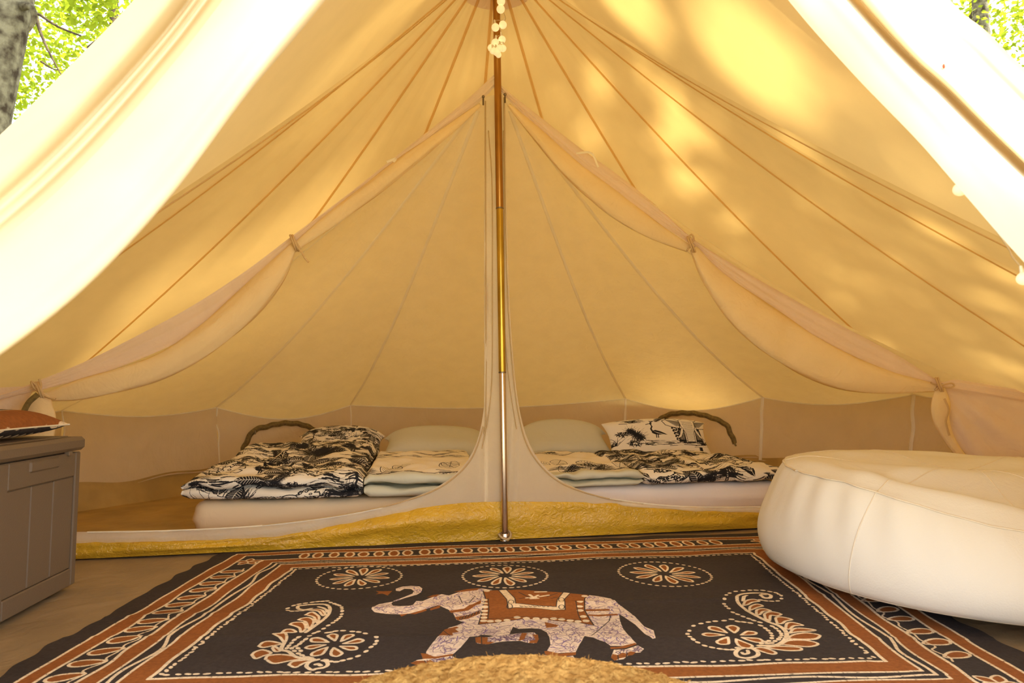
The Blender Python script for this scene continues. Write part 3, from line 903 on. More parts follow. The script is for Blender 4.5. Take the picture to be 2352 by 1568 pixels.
body = [(640, 160), (585, 150), (500, 180), (440, 205), (390, 205), (365, 232), (330, 244), (260, 247), (212, 240), (198, 225), (215, 205), (300, 175), (360, 150), (372, 130),
        (350, 114), (300, 112), (262, 132), (232, 128), (232, 112), (280, 95), (350, 88), (415, 92), (437, 108), (428, 138), (395, 158), (300, 185), (240, 205),
        (100, 228), (50, 252), (44, 268), (70, 288), (150, 300), (262, 304), (330, 300), (450, 268), (560, 240), (640, 265), (675, 290), (700, 340), (760, 360), (700, 388), (640, 405), (600, 450),
        (560, 480), (520, 520), (470, 585), (465, 605), (500, 625), (560, 628), (680, 608), (735, 560), (800, 485), (870, 480), (890, 462), (960, 470), (1050, 500), (1110, 460),
        (1118, 430), (1140, 395), (1180, 410), (1280, 405), (1350, 412), (1398, 440), (1418, 490), (1426, 545), (1400, 590), (1470, 610), (1620, 600), (1650, 540), (1690, 475),
        (1760, 490), (1850, 520), (1890, 550), (1990, 550), (2090, 530), (2040, 480), (1985, 410), (1962, 350), (1955, 300), (1990, 320), (2080, 380), (2150, 450), (2215, 495), (2238, 490), (2222, 425),
        (2150, 395), (2080, 320), (2000, 260), (1940, 215), (1890, 180), (1790, 162), (1700, 152), (1500, 140), (1200, 118), (1000, 118), (900, 102), (760, 118)]
bp_ = np.array(E(body)); rug.fill(bp_, SKIN)
raised = E([(845, 490), (880, 485), (945, 487), (1020, 475), (1110, 458), (1200, 446), (1300, 440), (1330, 470), (1330, 510), (1300, 532), (1250, 528), (1190, 512), (1090, 515), (1040, 520), (930, 540), (860, 532)])
rug.fill(raised, SKIN)
foot1 = E([(395, 650), (470, 640), (560, 640), (640, 622), (680, 630), (686, 665), (660, 700), (540, 690), (500, 704), (350, 672)]); rug.fill(foot1, (0.85, 0.72, 0.58))
foot2 = E([(1335, 632), (1380, 625), (1500, 640), (1600, 628), (1615, 650), (1590, 675), (1500, 668), (1400, 655)]); rug.fill(foot2, (0.85, 0.72, 0.58))
foot3 = E([(1915, 580), (2000, 578), (2100, 545), (2148, 572), (2120, 600), (2050, 605), (1990, 650), (1920, 660), (1892, 640)]); rug.fill(foot3, (0.85, 0.72, 0.58))
crackle(bp_, 1700, 1, (0.20, 0.13, 0.22), 0.0018, 0.045); crackle(bp_, 350, 2, (0.22, 0.15, 0.34), 0.003, 0.03); crackle(np.array(raised), 200, 5)
for f_ in (foot1, foot2, foot3): crackle(np.array(f_), 120, 6)
for t_ in ([(345, 672), (390, 655), (455, 655), (470, 680), (465, 702), (400, 690)], [(470, 660), (500, 650), (545, 680), (520, 708), (472, 703)],
           [(1892, 640), (1905, 612), (1945, 620), (1950, 650), (1920, 662)], [(1945, 620), (1980, 602), (2018, 610), (2010, 635), (1955, 645)], [(2018, 605), (2045, 590), (2085, 600), (2060, 620), (2020, 625)],
           [(845, 490), (890, 482), (892, 535), (850, 525)], [(893, 485), (942, 488), (940, 520), (1000, 520), (950, 540), (895, 538)], [(1205, 445), (1245, 446), (1225, 500), (1180, 513)],
           [(1285, 460), (1330, 458), (1335, 500), (1320, 530), (1260, 530), (1270, 510), (1310, 505)],
           [(425, 600), (470, 605), (530, 628), (680, 608), (670, 622), (540, 642), (440, 642)], [(1378, 595), (1400, 592), (1500, 612), (1625, 600), (1620, 622), (1500, 635), (1385, 622)],
           [(1885, 560), (1960, 556), (2080, 525), (2092, 537), (2000, 568), (1890, 574)],
           [(560, 475), (610, 420), (700, 395), (720, 405), (690, 415), (720, 440), (668, 448), (675, 472), (600, 470)], [(1380, 355), (1490, 382), (1470, 395), (1395, 402)],
           [(640, 272), (760, 255), (890, 190), (888, 215), (790, 268), (660, 288)], [(686, 320), (800, 300), (880, 265), (882, 290), (790, 330), (710, 345)],
           [(335, 300), (465, 262), (470, 275), (380, 302)], [(495, 262), (580, 238), (570, 255), (500, 272)], [(260, 305), (330, 298), (275, 322)],
           [(470, 178), (520, 158), (570, 152), (545, 170)], [(680, 130), (780, 108), (880, 98), (860, 115), (740, 130)],
           [(80, 130), (130, 132), (205, 130), (170, 165), (130, 150), (76, 155), (100, 145)],
           [(1690, 265), (1880, 262), (1885, 275), (1700, 278)], [(1705, 300), (1780, 305), (1940, 298), (1950, 308), (1800, 318), (1715, 312)]):
    rug.fill(E(t_), RUST)
for l_ in ([(455, 655), (470, 680), (465, 704)], [(1945, 620), (1950, 650)], [(2018, 606), (2012, 636)], [(893, 486), (895, 538)], [(1890, 310), (1880, 350), (1800, 420), (1740, 470)],
           [(1140, 395), (1115, 450)], [(600, 430), (650, 470)], [(720, 160), (745, 215), (800, 210), (845, 160)]):
    rug.stroke(E(l_), 0.003, DARK)
blanket = [(905, 120), (1000, 115), (1180, 110), (1500, 132), (1580, 140), (1725, 152), (1690, 180), (1690, 270), (1712, 310), (1762, 385), (1640, 362), (1500, 350), (1350, 332), (1200, 330), (1000, 360), (870, 375), (905, 250), (925, 180)]
rug.fill(E(blanket), RUST); rug.stroke(E(blanket + blanket[:1]), 0.004, DARK)
band_ = [(1025, 115), (1085, 110), (1150, 175), (1160, 222), (1300, 232), (1470, 242), (1478, 190), (1525, 132), (1580, 138), (1535, 185), (1540, 265), (1450, 268), (1300, 250), (1160, 246), (1100, 250), (1088, 185)]
rug.fill(E(band_), (0.80, 0.64, 0.44)); rug.stroke(E(band_ + band_[:1]), 0.0035, DARK)
for c_ in ((1122, 205), (1110, 240), (1510, 190), (1512, 245)):
    t = np.linspace(0, 6.3, 14); rug.stroke(E([(c_[0] + 22 * math.cos(a), c_[1] + 15 * math.sin(a)) for a in t]), 0.003, DARK)
for x in range(1190, 1460, 34): rug.stroke(E([(x, 236), (x + 14, 242), (x + 26, 238)]), 0.003, DARK)
for c_ in ([(1265, 150), (1290, 168)], [(1330, 155), (1300, 170)], [(1275, 180), (1330, 178)], [(1240, 175), (1275, 172)], [(1345, 165), (1410, 155)], [(1310, 130), (1390, 128)]):
    rug.stroke(E(c_), 0.011, CREAM)
for c_ in ([(1185, 180), (1230, 172)], [(1430, 180), (1480, 170)], [(1180, 130), (1260, 170)], [(1480, 140), (1400, 165)]): rug.stroke(E(c_), 0.004, DARK)
rug.dot(*E([(1303, 175)])[0], 0.012, 0.012, CREAM)
for x, y in ((910, 345), (962, 348), (1022, 345), (1090, 340), (1168, 318), (1240, 326), (1315, 328), (1385, 334), (1450, 330), (1512, 336), (1578, 346), (1638, 354), (1700, 350),
             (916, 190), (918, 216), (920, 244), (918, 270), (915, 295), (912, 320), (935, 120), (1654, 210), (1652, 242), (1655, 272), (1680, 317), (1690, 162)):
    p = E([(x, y)])[0]; rug.dot(p[0], p[1], 0.0115, 0.0125, CREAM)
rug.stroke(E([(945, 180), (950, 260), (942, 330), (1100, 322), (1200, 312), (1400, 322), (1660, 345), (1640, 300), (1620, 200)]), 0.003, DARK)
for q in range(7): 
    t = np.linspace(0, 6.3, 10); rug.stroke(E([(735 + 24 * q + 10 * math.cos(a), 330 - 9 * q + 9 * math.sin(a)) for a in t]), 0.0028, DARK)
# ---- flowers, curls and dotted rings
def petal(root, tip, w, lw=0.009, skew=0.0):
    root, tip = np.array(root), np.array(tip); d = tip - root; n_ = np.array([-d[1], d[0]])
    P = [root, root + d * .35 + n_ * w * .7, root + d * .75 + n_ * (w + skew), tip + n_ * skew * .6, root + d * .78 - n_ * (w - skew), root + d * .35 - n_ * w * .6]
    P = sm(P, 6); rug.fill(P, RUST); rug.stroke(np.vstack([P, P[:1]]), lw, CREAM, 0.012)
def ring(c, rx, ry, n, sz=0.010, tilt=0.0):
    for q in range(n):
        a = 2 * pi * q / n; x, y = rx * math.cos(a), ry * math.sin(a)
        X, Y = c[0] + x * math.cos(tilt) - y * math.sin(tilt), c[1] + x * math.sin(tilt) + y * math.cos(tilt)
        an = math.atan2(ry * math.cos(a), -rx * math.sin(a)) + tilt
        rug.dot(X, Y, sz * r2.uniform(.8, 1.15), sz * 0.62, CREAM, an)
def flower(c, rx, ry, n, ph=0.0, hub=0.28, w=0.17, tilt=0.0):
    for q in range(n):
        a = 2 * pi * q / n + ph; ct, st = math.cos(tilt), math.sin(tilt)
        f = lambda k, b: (c[0] + k * (rx * math.cos(b) * ct - ry * math.sin(b) * st), c[1] + k * (rx * math.cos(b) * st + ry * math.sin(b) * ct))
        petal(f(hub, a), f(1.0 + r2.uniform(-.08, .05), a + 0.12), w * (10 / n) ** 0.8, 0.0085, 0.05)
def px_rad(cx, cy, ex, ey):                    # floor centre and radii of an ellipse seen in the picture
    c = np.array(fz(cx, cy)); r = np.array(fz(cx + ex, cy)) - c
    b = (np.array(fz(cx, cy - ey))[1] - np.array(fz(cx, cy + ey))[1]) / 2
    return c, abs(r[0]), b
for (cx, cy, ex, ey, n, rx_, ry_) in ((826, 1325, 95, 26, 38, 68, 21), (1160, 1321, 97, 26, 40, 70, 21), (1526, 1316, 104, 28, 42, 76, 22)):
    c, a, b = px_rad(cx, cy, ex, ey); ring(c, a, b, n, 0.0095)
    c, a, b = px_rad(cx, cy, rx_, ry_); flower(c, a, b, 11, 0.3 + cx, 0.26, 0.15)
for (cx, cy, ex, ey, n) in ((1684, 1459, 68, 27, 7), (768, 1478, 68, 26, 8)):
    c, a, b = px_rad(cx, cy, ex, ey); flower(c, a, b, n, 0.2, 0.30, 0.19)
for pts in ([(90, 586), (110, 550), (155, 497), (235, 473), (315, 458), (390, 450), (485, 445), (565, 432), (632, 455), (697, 462), (768, 472), (880, 500), (930, 528), (962, 552), (990, 580), (1003, 610), (1000, 638), (968, 665), (930, 672), (890, 690)],
            [(90, 586), (115, 622), (150, 650), (200, 680), (275, 717), (355, 737), (440, 752), (510, 760), (572, 762), (628, 740)],
            [(1005, 508), (1045, 530), (1077, 557), (1100, 582), (1105, 605), (1092, 630), (1075, 648), (1035, 665), (1000, 686), (955, 690)],
            [(485, 265), (505, 290), (535, 315), (580, 358), (632, 380), (690, 404), (752, 427), (805, 446), (872, 466)],
            [(485, 265), (490, 215), (510, 170), (545, 150), (610, 132), (690, 125), (765, 120), (830, 120), (905, 122), (980, 135), (1045, 148), (1075, 165), (1100, 185), (1105, 210), (1065, 235), (1000, 238), (935, 234), (880, 225)]):
    for k in range(len(pts)):
        P = Rr(pts); q0, q1 = P[max(0, k - 1)], P[min(len(P) - 1, k + 1)]
        rug.dot(P[k][0], P[k][1], 0.0098, 0.0066, CREAM, math.atan2(q1[1] - q0[1], q1[0] - q0[0]))
def quad_leaf(pts, conv, lw=0.0085):
    P = sm(conv(pts), 5); rug.fill(P, RUST); rug.stroke(np.vstack([P, P[:1]]), lw, CREAM, 0.012)
for pts in ([(690, 285), (720, 235), (800, 218), (865, 238), (790, 250), (740, 275)], [(760, 340), (770, 295), (840, 270), (905, 290), (850, 305), (800, 325)], [(835, 385), (840, 335), (910, 320), (990, 345), (910, 350), (870, 385)],
            [(930, 425), (925, 375), (1000, 355), (1100, 378), (1060, 400), (990, 395), (975, 450)], [(1060, 480), (1045, 420), (1110, 412), (1220, 438), (1150, 455), (1110, 480)],
            [(1150, 530), (1165, 480), (1230, 470), (1335, 498), (1240, 505), (1190, 540)], [(1195, 580), (1240, 535), (1340, 530), (1470, 548), (1400, 560), (1290, 565)],
            [(1175, 645), (1230, 600), (1360, 578), (1500, 595), (1520, 620), (1470, 645), (1320, 650)], [(1100, 700), (1180, 660), (1340, 655), (1480, 680), (1490, 705), (1400, 725), (1250, 715)],
            [(930, 735), (1060, 722), (1200, 725), (1310, 738), (1310, 765), (1180, 770), (1040, 755)], [(800, 745), (880, 735), (980, 760), (1045, 795), (1010, 812), (920, 790)]):
    quad_leaf(pts, Rr)
for pts, w in (([(730, 340), (650, 270), (625, 215), (640, 175), (720, 155), (850, 150), (950, 160), (990, 185), (980, 205), (920, 205), (880, 185), (890, 168), (930, 170)], 0.012),
               ([(730, 340), (820, 390), (960, 460), (1080, 505), (1150, 560), (1160, 620), (1130, 665), (1040, 710), (850, 715)], 0.014), ([(690, 235), (700, 200), (730, 178)], 0.012),
               ([(700, 740), (640, 760), (610, 800), (640, 840), (740, 855), (840, 830), (850, 790), (790, 750), (740, 745)], 0.012), ([(740, 770), (745, 800), (700, 812), (680, 795)], 0.010)):
    rug.stroke(catmull([(*p, 0) for p in Rr(pts)], 50)[:, :2], w, CREAM, 0.013)
for pts in ([(575, 625), (700, 615), (755, 615), (775, 690), (740, 750), (690, 700)], [(700, 605), (760, 560), (850, 558), (910, 590), (880, 602)], [(355, 805), (420, 750), (530, 735), (690, 770), (560, 800), (420, 825)],
            [(250, 935), (300, 890), (420, 860), (540, 905), (420, 950), (310, 990)], [(455, 995), (500, 945), (720, 925), (1010, 975), (800, 1020), (580, 1060)], [(805, 1075), (880, 1025), (1130, 1000), (1010, 1060), (900, 1115)],
            [(820, 480), (880, 450), (1020, 450), (1060, 540), (990, 600), (960, 530)], [(950, 405), (1000, 380), (1110, 370), (1180, 430), (1110, 545), (1060, 440)], [(1055, 325), (1110, 300), (1180, 295), (1260, 360), (1230, 450), (1180, 360)],
            [(1100, 260), (1180, 240), (1270, 245), (1350, 310), (1320, 340), (1250, 280)], [(560, 830), (600, 810), (680, 870), (600, 880)]):
    quad_leaf(pts, Lr)
for pts, w in (([(1060, 600), (1200, 500), (1350, 380), (1420, 280), (1410, 200), (1330, 165), (1150, 165), (1000, 180), (945, 190), (950, 230), (1040, 245), (1150, 225)], 0.012),
               ([(740, 750), (700, 820), (700, 860), (800, 880), (900, 950), (1050, 985), (1180, 990)], 0.012), ([(1250, 200), (1340, 230), (1385, 290)], 0.010),
               ([(1250, 990), (1120, 1030), (1070, 1090), (1110, 1130), (1160, 1150), (1220, 1130), (1330, 1110), (1390, 1070), (1370, 1020), (1310, 1005)], 0.011), ([(1210, 1065), (1250, 1060), (1285, 1080)], 0.012)):
    rug.stroke(catmull([(*p, 0) for p in Lr(pts)], 50)[:, :2], w, CREAM, 0.013)
for pts in ([(1385, 605), (1440, 598), (1508, 582), (1620, 575), (1760, 588), (1855, 596), (1955, 618), (2118, 680), (2125, 728), (2100, 768), (2040, 810), (1965, 870), (1845, 937), (1722, 975), (1612, 1002), (1515, 1022), (1438, 1016), (1365, 996)],
            [(1120, 660), (1060, 705), (1005, 738), (970, 768), (910, 802), (850, 832), (890, 870), (950, 908), (1005, 932), (1100, 962)], [(955, 682), (888, 715), (848, 755), (808, 795), (780, 830)], [(945, 832), (985, 868), (1050, 960), (1140, 970)],
            [(790, 222), (880, 180), (960, 160), (1055, 146), (1160, 131), (1240, 124), (1315, 121), (1385, 118), (1435, 142), (1490, 160), (1528, 175), (1565, 188), (1598, 215), (1604, 248), (1606, 280), (1600, 320), (1585, 358), (1552, 390), (1518, 418), (1468, 453), (1397, 496), (1328, 545), (1245, 590), (1185, 612), (1115, 660)],
            [(792, 256), (852, 276), (937, 272), (1010, 268), (1075, 258)]):
    P = Lr(pts)
    for k in range(len(P)):
        q0, q1 = P[max(0, k - 1)], P[min(len(P) - 1, k + 1)]
        rug.dot(P[k][0], P[k][1], 0.0098, 0.0066, CREAM, math.atan2(q1[1] - q0[1], q1[0] - q0[0]))
# dye unevenness
yy, xx = np.mgrid[0:rug.h, 0:rug.w].astype(np.float32)
rug.a *= (1 + 0.10 * wav(xx / 110, yy / 90, 77) + 0.05 * nrg.standard_normal((rug.h, rug.w)).astype(np.float32))[..., None]
img_rug = rug.image('batik_print')

# ---- jungle toile for the bed linen: black ink on white
INK, PAPER = (0.018, 0.018, 0.022), (0.85, 0.79, 0.69)
class Toile:
    def __init__(s, cv, seed, k=1.35): s.c = cv; s.r = random.Random(seed); s.k = k
    def S(s, pts, w, w2=None): s.c.stroke(pts, w * s.k, INK, 0.0, None if w2 is None else w2 * s.k)
    def curve(s, p, a, l, bend, n=10):
        P = [p]; 
        for _ in range(n): p = (p[0] + l / n * math.cos(a), p[1] + l / n * math.sin(a)); a += bend / n; P.append(p)
        return P
    def frond(s, p, a, l, bend=0.8, w=0.003):
        sp = s.curve(p, a, l, bend, 12); s.S(sp, w)
        for k in range(1, 12):
            d = math.atan2(sp[k][1] - sp[k - 1][1], sp[k][0] - sp[k - 1][0]); ll = l * 0.34 * math.sin(pi * (0.12 + 0.86 * k / 12))
            for sg in (-1, 1):
                for q in range(2):
                    s.S(s.curve(sp[k], d + sg * (0.75 + 0.2 * q), ll, -sg * 0.7, 4), w * 1.5, w * 0.3)
    def palm(s, p, h):
        tr = s.curve(p, pi / 2 + s.r.uniform(-.2, .2), h, s.r.uniform(-.3, .3), 9)
        for k in range(9):
            a, b = tr[k], tr[k + 1]; s.S([a, b], 0.017); s.c.stroke([a, ((a[0] + b[0]) / 2, (a[1] + b[1]) / 2)], 0.010, PAPER)
            s.S([(a[0] - .010, a[1]), (a[0] + .010, a[1] + .004)], 0.003)
        for q in range(8): s.frond(tr[-1], q * 0.785 + s.r.uniform(-.2, .2), h * 0.7, s.r.choice((-1, 1)) * 1.0, 0.0025)
    def fan(s, p, r):
        for q in range(22):
            a = q * 0.2856 + s.r.uniform(-.1, .1); L_ = r * s.r.uniform(.7, 1.05); t = (p[0] + L_ * math.cos(a), p[1] + L_ * math.sin(a))
            m = (p[0] + .5 * L_ * math.cos(a), p[1] + .5 * L_ * math.sin(a)); s.S([p, m, t], 0.006, 0.001)
    def tuft(s, p, h, n=14):
        for q in range(n): s.S(s.curve((p[0] + s.r.uniform(-.02, .02), p[1]), pi / 2 + s.r.uniform(-1, 1), h * s.r.uniform(.5, 1.1), s.r.uniform(-1, 1), 5), 0.004, 0.001)
    def broad(s, p, a, l, filled):
        ca, sa = math.cos(a), math.sin(a); f = lambda u, v: (p[0] + l * (u * ca - v * sa), p[1] + l * (u * sa + v * ca))
        up = [f(u, 0.26 * math.sin(pi * u) ** .8) for u in np.linspace(0, 1, 12)]; dn = [f(u, -0.26 * math.sin(pi * u) ** .8) for u in np.linspace(1, 0, 12)]
        if filled: s.c.fill(up + dn, INK)
        s.S(up + dn, 0.003); col = PAPER if filled else INK
        s.c.stroke([f(0, 0), f(1, 0)], 0.003, col)
        for u in np.linspace(.12, .85, 9):
            for sg in (-1, 1): s.c.stroke([f(u, 0), f(u + .12, sg * 0.22 * math.sin(pi * min(1, u + .1)))], 0.0022, col)
    def monstera(s, p, r, a0):
        P = []
        for q in range(41):
            t = q / 40 * 2 * pi; k = r * (1 - 0.35 * math.cos(t)) * (0.72 if q % 5 in (2,) else 1.0)
            P.append((p[0] + k * math.cos(t + a0), p[1] + k * .8 * math.sin(t + a0)))
        s.c.fill(P, PAPER); s.S(P, 0.0042); s.S([p, (p[0] - r * 1.2 * math.cos(a0), p[1] - r * math.sin(a0))], 0.0035)
        for q in range(6):
            t = q * 1.05 + a0; c = (p[0] + .5 * r * math.cos(t), p[1] + .42 * r * math.sin(t)); tt = np.linspace(0, 6.3, 9)
            s.S([(c[0] + r * .12 * math.cos(u), c[1] + r * .08 * math.sin(u)) for u in tt], 0.003)
    def ground(s, p, w, n=26):
        for q in range(n):
            x, y = p[0] + s.r.uniform(-w, w), p[1] + s.r.gauss(0, .016); l = s.r.uniform(.02, .07)
            s.S([(x, y), (x + l, y + s.r.uniform(-.008, .008)), (x + 1.7 * l, y + s.r.uniform(-.01, .01))], s.r.uniform(.002, .006), 0.001)
    def blob(s, p, r):
        for q in range(60):
            a = s.r.uniform(0, 6.28); k = r * s.r.random() ** .5; x, y = p[0] + k * math.cos(a), p[1] + .6 * k * math.sin(a)
            s.S(s.curve((x, y), s.r.uniform(0, 6.28), r * .45, s.r.uniform(-2, 2), 4), 0.005, 0.001)
    def crane(s, p, h, d=1):
        f = lambda x, y: (p[0] + d * x * h, p[1] + y * h)
        s.c.fill([f(*q) for q in ((-.02, .36), (.12, .42), (.34, .32), (.62, .10), (.40, .12), (.22, .10), (.05, .14), (-.06, .24))], INK)
        for q in range(9): s.c.stroke([f(.05 + .04 * q, .32 - .02 * q), f(.22 + .045 * q, .2 - .015 * q)], 0.0022, PAPER)
        s.S([f(-.02, .34), f(-.05, .5), f(.02, .66), f(-.02, .82)], 0.011, 0.007); s.c.fill([f(-.07, .82), f(.04, .80), f(.04, .90), f(-.05, .9)], INK)
        s.S([f(-.05, .85), f(-.22, .80)], 0.006, 0.002)
        for q in range(7): s.S([f(0, .9), f(-.06 + .04 * q, 1.04)], 0.0025)
        for x in (.12, .2): s.S([f(x, .14), f(x - .02, -.08)], 0.006)
    def elephant(s, p, h):
        f = lambda x, y: (p[0] + x * h, p[1] + y * h)
        for sg in (-1, 1):
            g = lambda x, y: f(sg * x, y)
            ear = [g(.22, .82), g(.4, .98), (g(.62, .98)), g(.8, .86), g(.72, .66), g(.5, .55), g(.3, .5)]; s.c.fill(ear, PAPER); s.S(ear + ear[:1], 0.005)
            for q in range(12): s.S([g(.26, .6 + .02 * q), g(.4 + .028 * q, .6 + .03 * q)], 0.003, 0.001)
            s.c.fill([g(.18, .5), g(.36, .5), g(.4, -.1), g(.16, -.1)], INK)
            for q in range(5): s.c.stroke([g(.2 + .03 * q, .4), g(.22 + .03 * q, 0)], 0.0018, PAPER)
        face = [f(-.26, .9), f(-.1, 1.0), f(.1, 1.0), f(.26, .9), f(.24, .6), f(.14, .3), f(.12, -.1), f(-.12, -.1), f(-.14, .3), f(-.24, .6)]
        s.c.fill(face, PAPER); s.S(face + face[:1], 0.0035)
        for q in range(18): s.S([f(-.11 - .004 * q, .0 + .05 * q), f(0, -.02 + .05 * q), f(.11 + .004 * q, .0 + .05 * q)], 0.0022)
        for sg in (-1, 1):
            s.c.fill([f(sg * .18, .5), f(sg * .26, .48), f(sg * .34, .22), f(sg * .46, .02), f(sg * .3, .12), f(sg * .22, .3)], PAPER)
            s.S([f(sg * .18, .5), f(sg * .22, .3), f(sg * .3, .12), f(sg * .46, .02), f(sg * .34, .22), f(sg * .26, .48)], 0.003)
            s.c.dot(*f(sg * .17, .68), 0.004, 0.003, INK)
    def cheetah(s, p, l):
        f = lambda x, y: (p[0] + x * l, p[1] + y * l)
        b = sm([f(0, .2), f(.2, .3), f(.55, .28), f(.8, .36), (f(1.0, .34)), f(1.02, .2), f(.85, .12), f(.8, 0), f(.7, .1), f(.3, .08), f(.22, -.04), f(.12, .08)], 3)
        s.c.fill(b, PAPER); s.S(np.vstack([b, b[:1]]), 0.0035)
        for q in range(70):
            x, y = s.r.uniform(.08, .95), s.r.uniform(.1, .3); s.c.dot(*f(x, y), .0055, .0045, INK)
def scatter(T, x0, x1, y0, y1, n):
    r = T.r
    for q in range(n // 2): T.ground((r.uniform(x0, x1), r.uniform(y0, y1)), 0.13)
    for q in range(n):
        p = (r.uniform(x0, x1), r.uniform(y0, y1)); k = q % 11
        if k == 0: T.palm(p, r.uniform(.13, .2))
        elif k in (1, 8): T.broad(p, r.uniform(0, 6.28), r.uniform(.1, .17), True)
        elif k == 2: T.monstera(p, r.uniform(.04, .07), r.uniform(0, 6.28))
        elif k == 3: T.fan(p, r.uniform(.05, .1))
        elif k in (4, 9): T.tuft(p, r.uniform(.06, .13))
        elif k == 5: T.frond(p, r.uniform(0, 6.28), r.uniform(.14, .24), r.uniform(-1.2, 1.2), .0035)
        elif k == 6: T.blob(p, r.uniform(.03, .07))
        elif k == 7: T.cheetah(p, r.uniform(.14, .2))
        elif k == 10: T.crane(p, r.uniform(.12, .18), r.choice((-1, 1)))
cv = Canvas(1700, 1700, 0, 0, 1.7, 1.7, PAPER)
T = Toile(cv, 5)
scatter(T, 0.0, 1.7, 0.0, 1.7, 330)
img_toile = cv.image('jungle_print')
cv = Canvas(1400, 1400, 0, 0, 1.4, 1.4, PAPER)            # sparser half for the second cover of each bed
T = Toile(cv, 9)
for y in (0.16, 0.78, 0.92, 1.06):
    for q in range(9): T.ground((0.1 + 0.15 * q, y), 0.12, 16)
for q in range(24):
    p = (T.r.uniform(0, 1.4), T.r.uniform(0.0, .34)); T.broad(p, T.r.uniform(.2, 2.8), .2, False)
for q in range(6): T.frond((T.r.uniform(0.1, 1.3), T.r.uniform(.02, .30)), T.r.uniform(0, 3), .26, 1.0, .004)
for q in range(5): T.blob((T.r.uniform(0, 1.4), T.r.uniform(.80, 1.0)), .05)
img_toile2 = cv.image('jungle_print_sparse')
cv = Canvas(1600, 800, 0, 0, 0.9, 0.45, PAPER)            # pillow: palm, crested crane, palm trunk, elephant
T = Toile(cv, 3)
T.fan((.24, .16), .115); T.fan((.20, .20), .08); T.fan((.27, .12), .09); T.blob((.13, .17), .05); T.blob((.22, .06), .06)
T.crane((.385, .13), .19, 1)
for q in range(9): T.S([(.555 + .006 * q - .02, .36 - .033 * q), (.552 + .006 * q + .01, .345 - .033 * q)], .020); T.c.stroke([(.55 + .006 * q - .008, .355 - .033 * q), (.552 + .006 * q + .004, .347 - .033 * q)], .012, PAPER)
for q in range(5): T.frond((.535, .37), .4 + q * .7, .13, .9, .0025)
T.elephant((.70, .09), .27)
T.ground((.55, .05), .3, 60); T.ground((.2, .33), .1, 26); T.tuft((.80, .03), .08, 20); T.broad((.86, .24), -1.0, .12, False); T.tuft((.06, .05), .12, 20)
img_pillow = cv.image('animal_print')
# cushion print: bands of rust, cream and black
cv = Canvas(1000, 500, 0, 0, 1, 0.5, DARK)
cv.fill([(0, .09), (1, .09), (1, .185), (0, .185)], RUST); cv.stroke([(x, .085 + .004 * math.sin(x * 40)) for x in np.linspace(0, 1, 60)], .016, CREAM, .012)
cv.stroke([(x, .19 + .003 * math.sin(x * 31)) for x in np.linspace(0, 1, 60)], .010, CREAM, .015)
for q in range(16):
    t = np.linspace(0, pi, 12); c = (q + .5) / 16; cv.stroke([(c + .026 * math.cos(a), .018 + .036 * math.sin(a)) for a in t], .013, CREAM, .008)
cv.fill([(0, .34), (1, .34), (1, .40), (0, .40)], RUST); cv.stroke([(x, .33 + .035 * math.sin(x * 17)) for x in np.linspace(0, 1, 90)], .014, CREAM, .02)
cv.stroke([(x, .25 + .03 * math.sin(x * 17 + 2.4)) for x in np.linspace(0, 1, 90)], .010, CREAM, .02)
cv.stroke([(0, .41), (1, .41)], .008, CREAM, .02)
img_cush = cv.image('cushion_print')
WR = [(7.0, (1, 1, 1), 0.5, 5.0, 1.4)]
M['rug'] = image_mat('batik_cotton', img_rug, 0.8, [(5.0, (1, 1, 1), 0.35, 4.0, 1.0), (120, (1, 1, 1), 0.15, 3, 0)], 'EXTEND', 90.0)
M['toile'] = image_mat('jungle_cotton', img_toile, 0.85, WR)
M['toile2'] = image_mat('jungle_cotton_sparse', img_toile2, 0.85, WR)
M['toile_pillow'] = image_mat('animal_cotton', img_pillow, 0.85, WR, 'EXTEND')
M['cush'] = image_mat('cushion_cotton', img_cush, 0.8, [(40.0, (1, 1, 1), 0.3, 4.0, 1.0)], 'REPEAT', 60.0)
# ================================================================== RUG, BAG, BOX, CUSHION, POUF
n, m = 130, 110
G = np.zeros((n, m, 3)); UVg = np.zeros((n, m, 2))
for i in range(n):
    for j in range(m):
        u = -OFF / RW + (1 + 2 * OFF / RW) * i / (n - 1); v = -OFF / RH + (1 + 2 * OFF / RH) * j / (m - 1)
        p = bm(u, v)
        e = np.array([wav(np.float64(j * .35), 0.3, 5) * .012 * (i in (0, n - 1)), wav(np.float64(i * .3), 1.7, 6) * .010 * (j in (0, m - 1))])
        p = p + e
        z = 0.0035 + 0.0025 * float(wav(p[0] * 5, p[1] * 9, 15)) + 0.004 * math.exp(-((p[1] - 2.36 - 0.1 * p[0]) / 0.012) ** 2) + 0.003 * math.exp(-((p[1] - 2.05) / 0.012) ** 2)
        G[i, j] = (p[0], p[1], max(z, 0.0005)); UVg[i, j] = ((p[0] - RX0) / (RX1 - RX0), (p[1] - RY0) / (RY1 - RY0))
rug_o = grid_obj('batik_throw', G, M['rug'], None, uv=UVg)
tag(rug_o, 'dark batik cloth with a pale elephant and rust borders spread on the floor', 'rug')

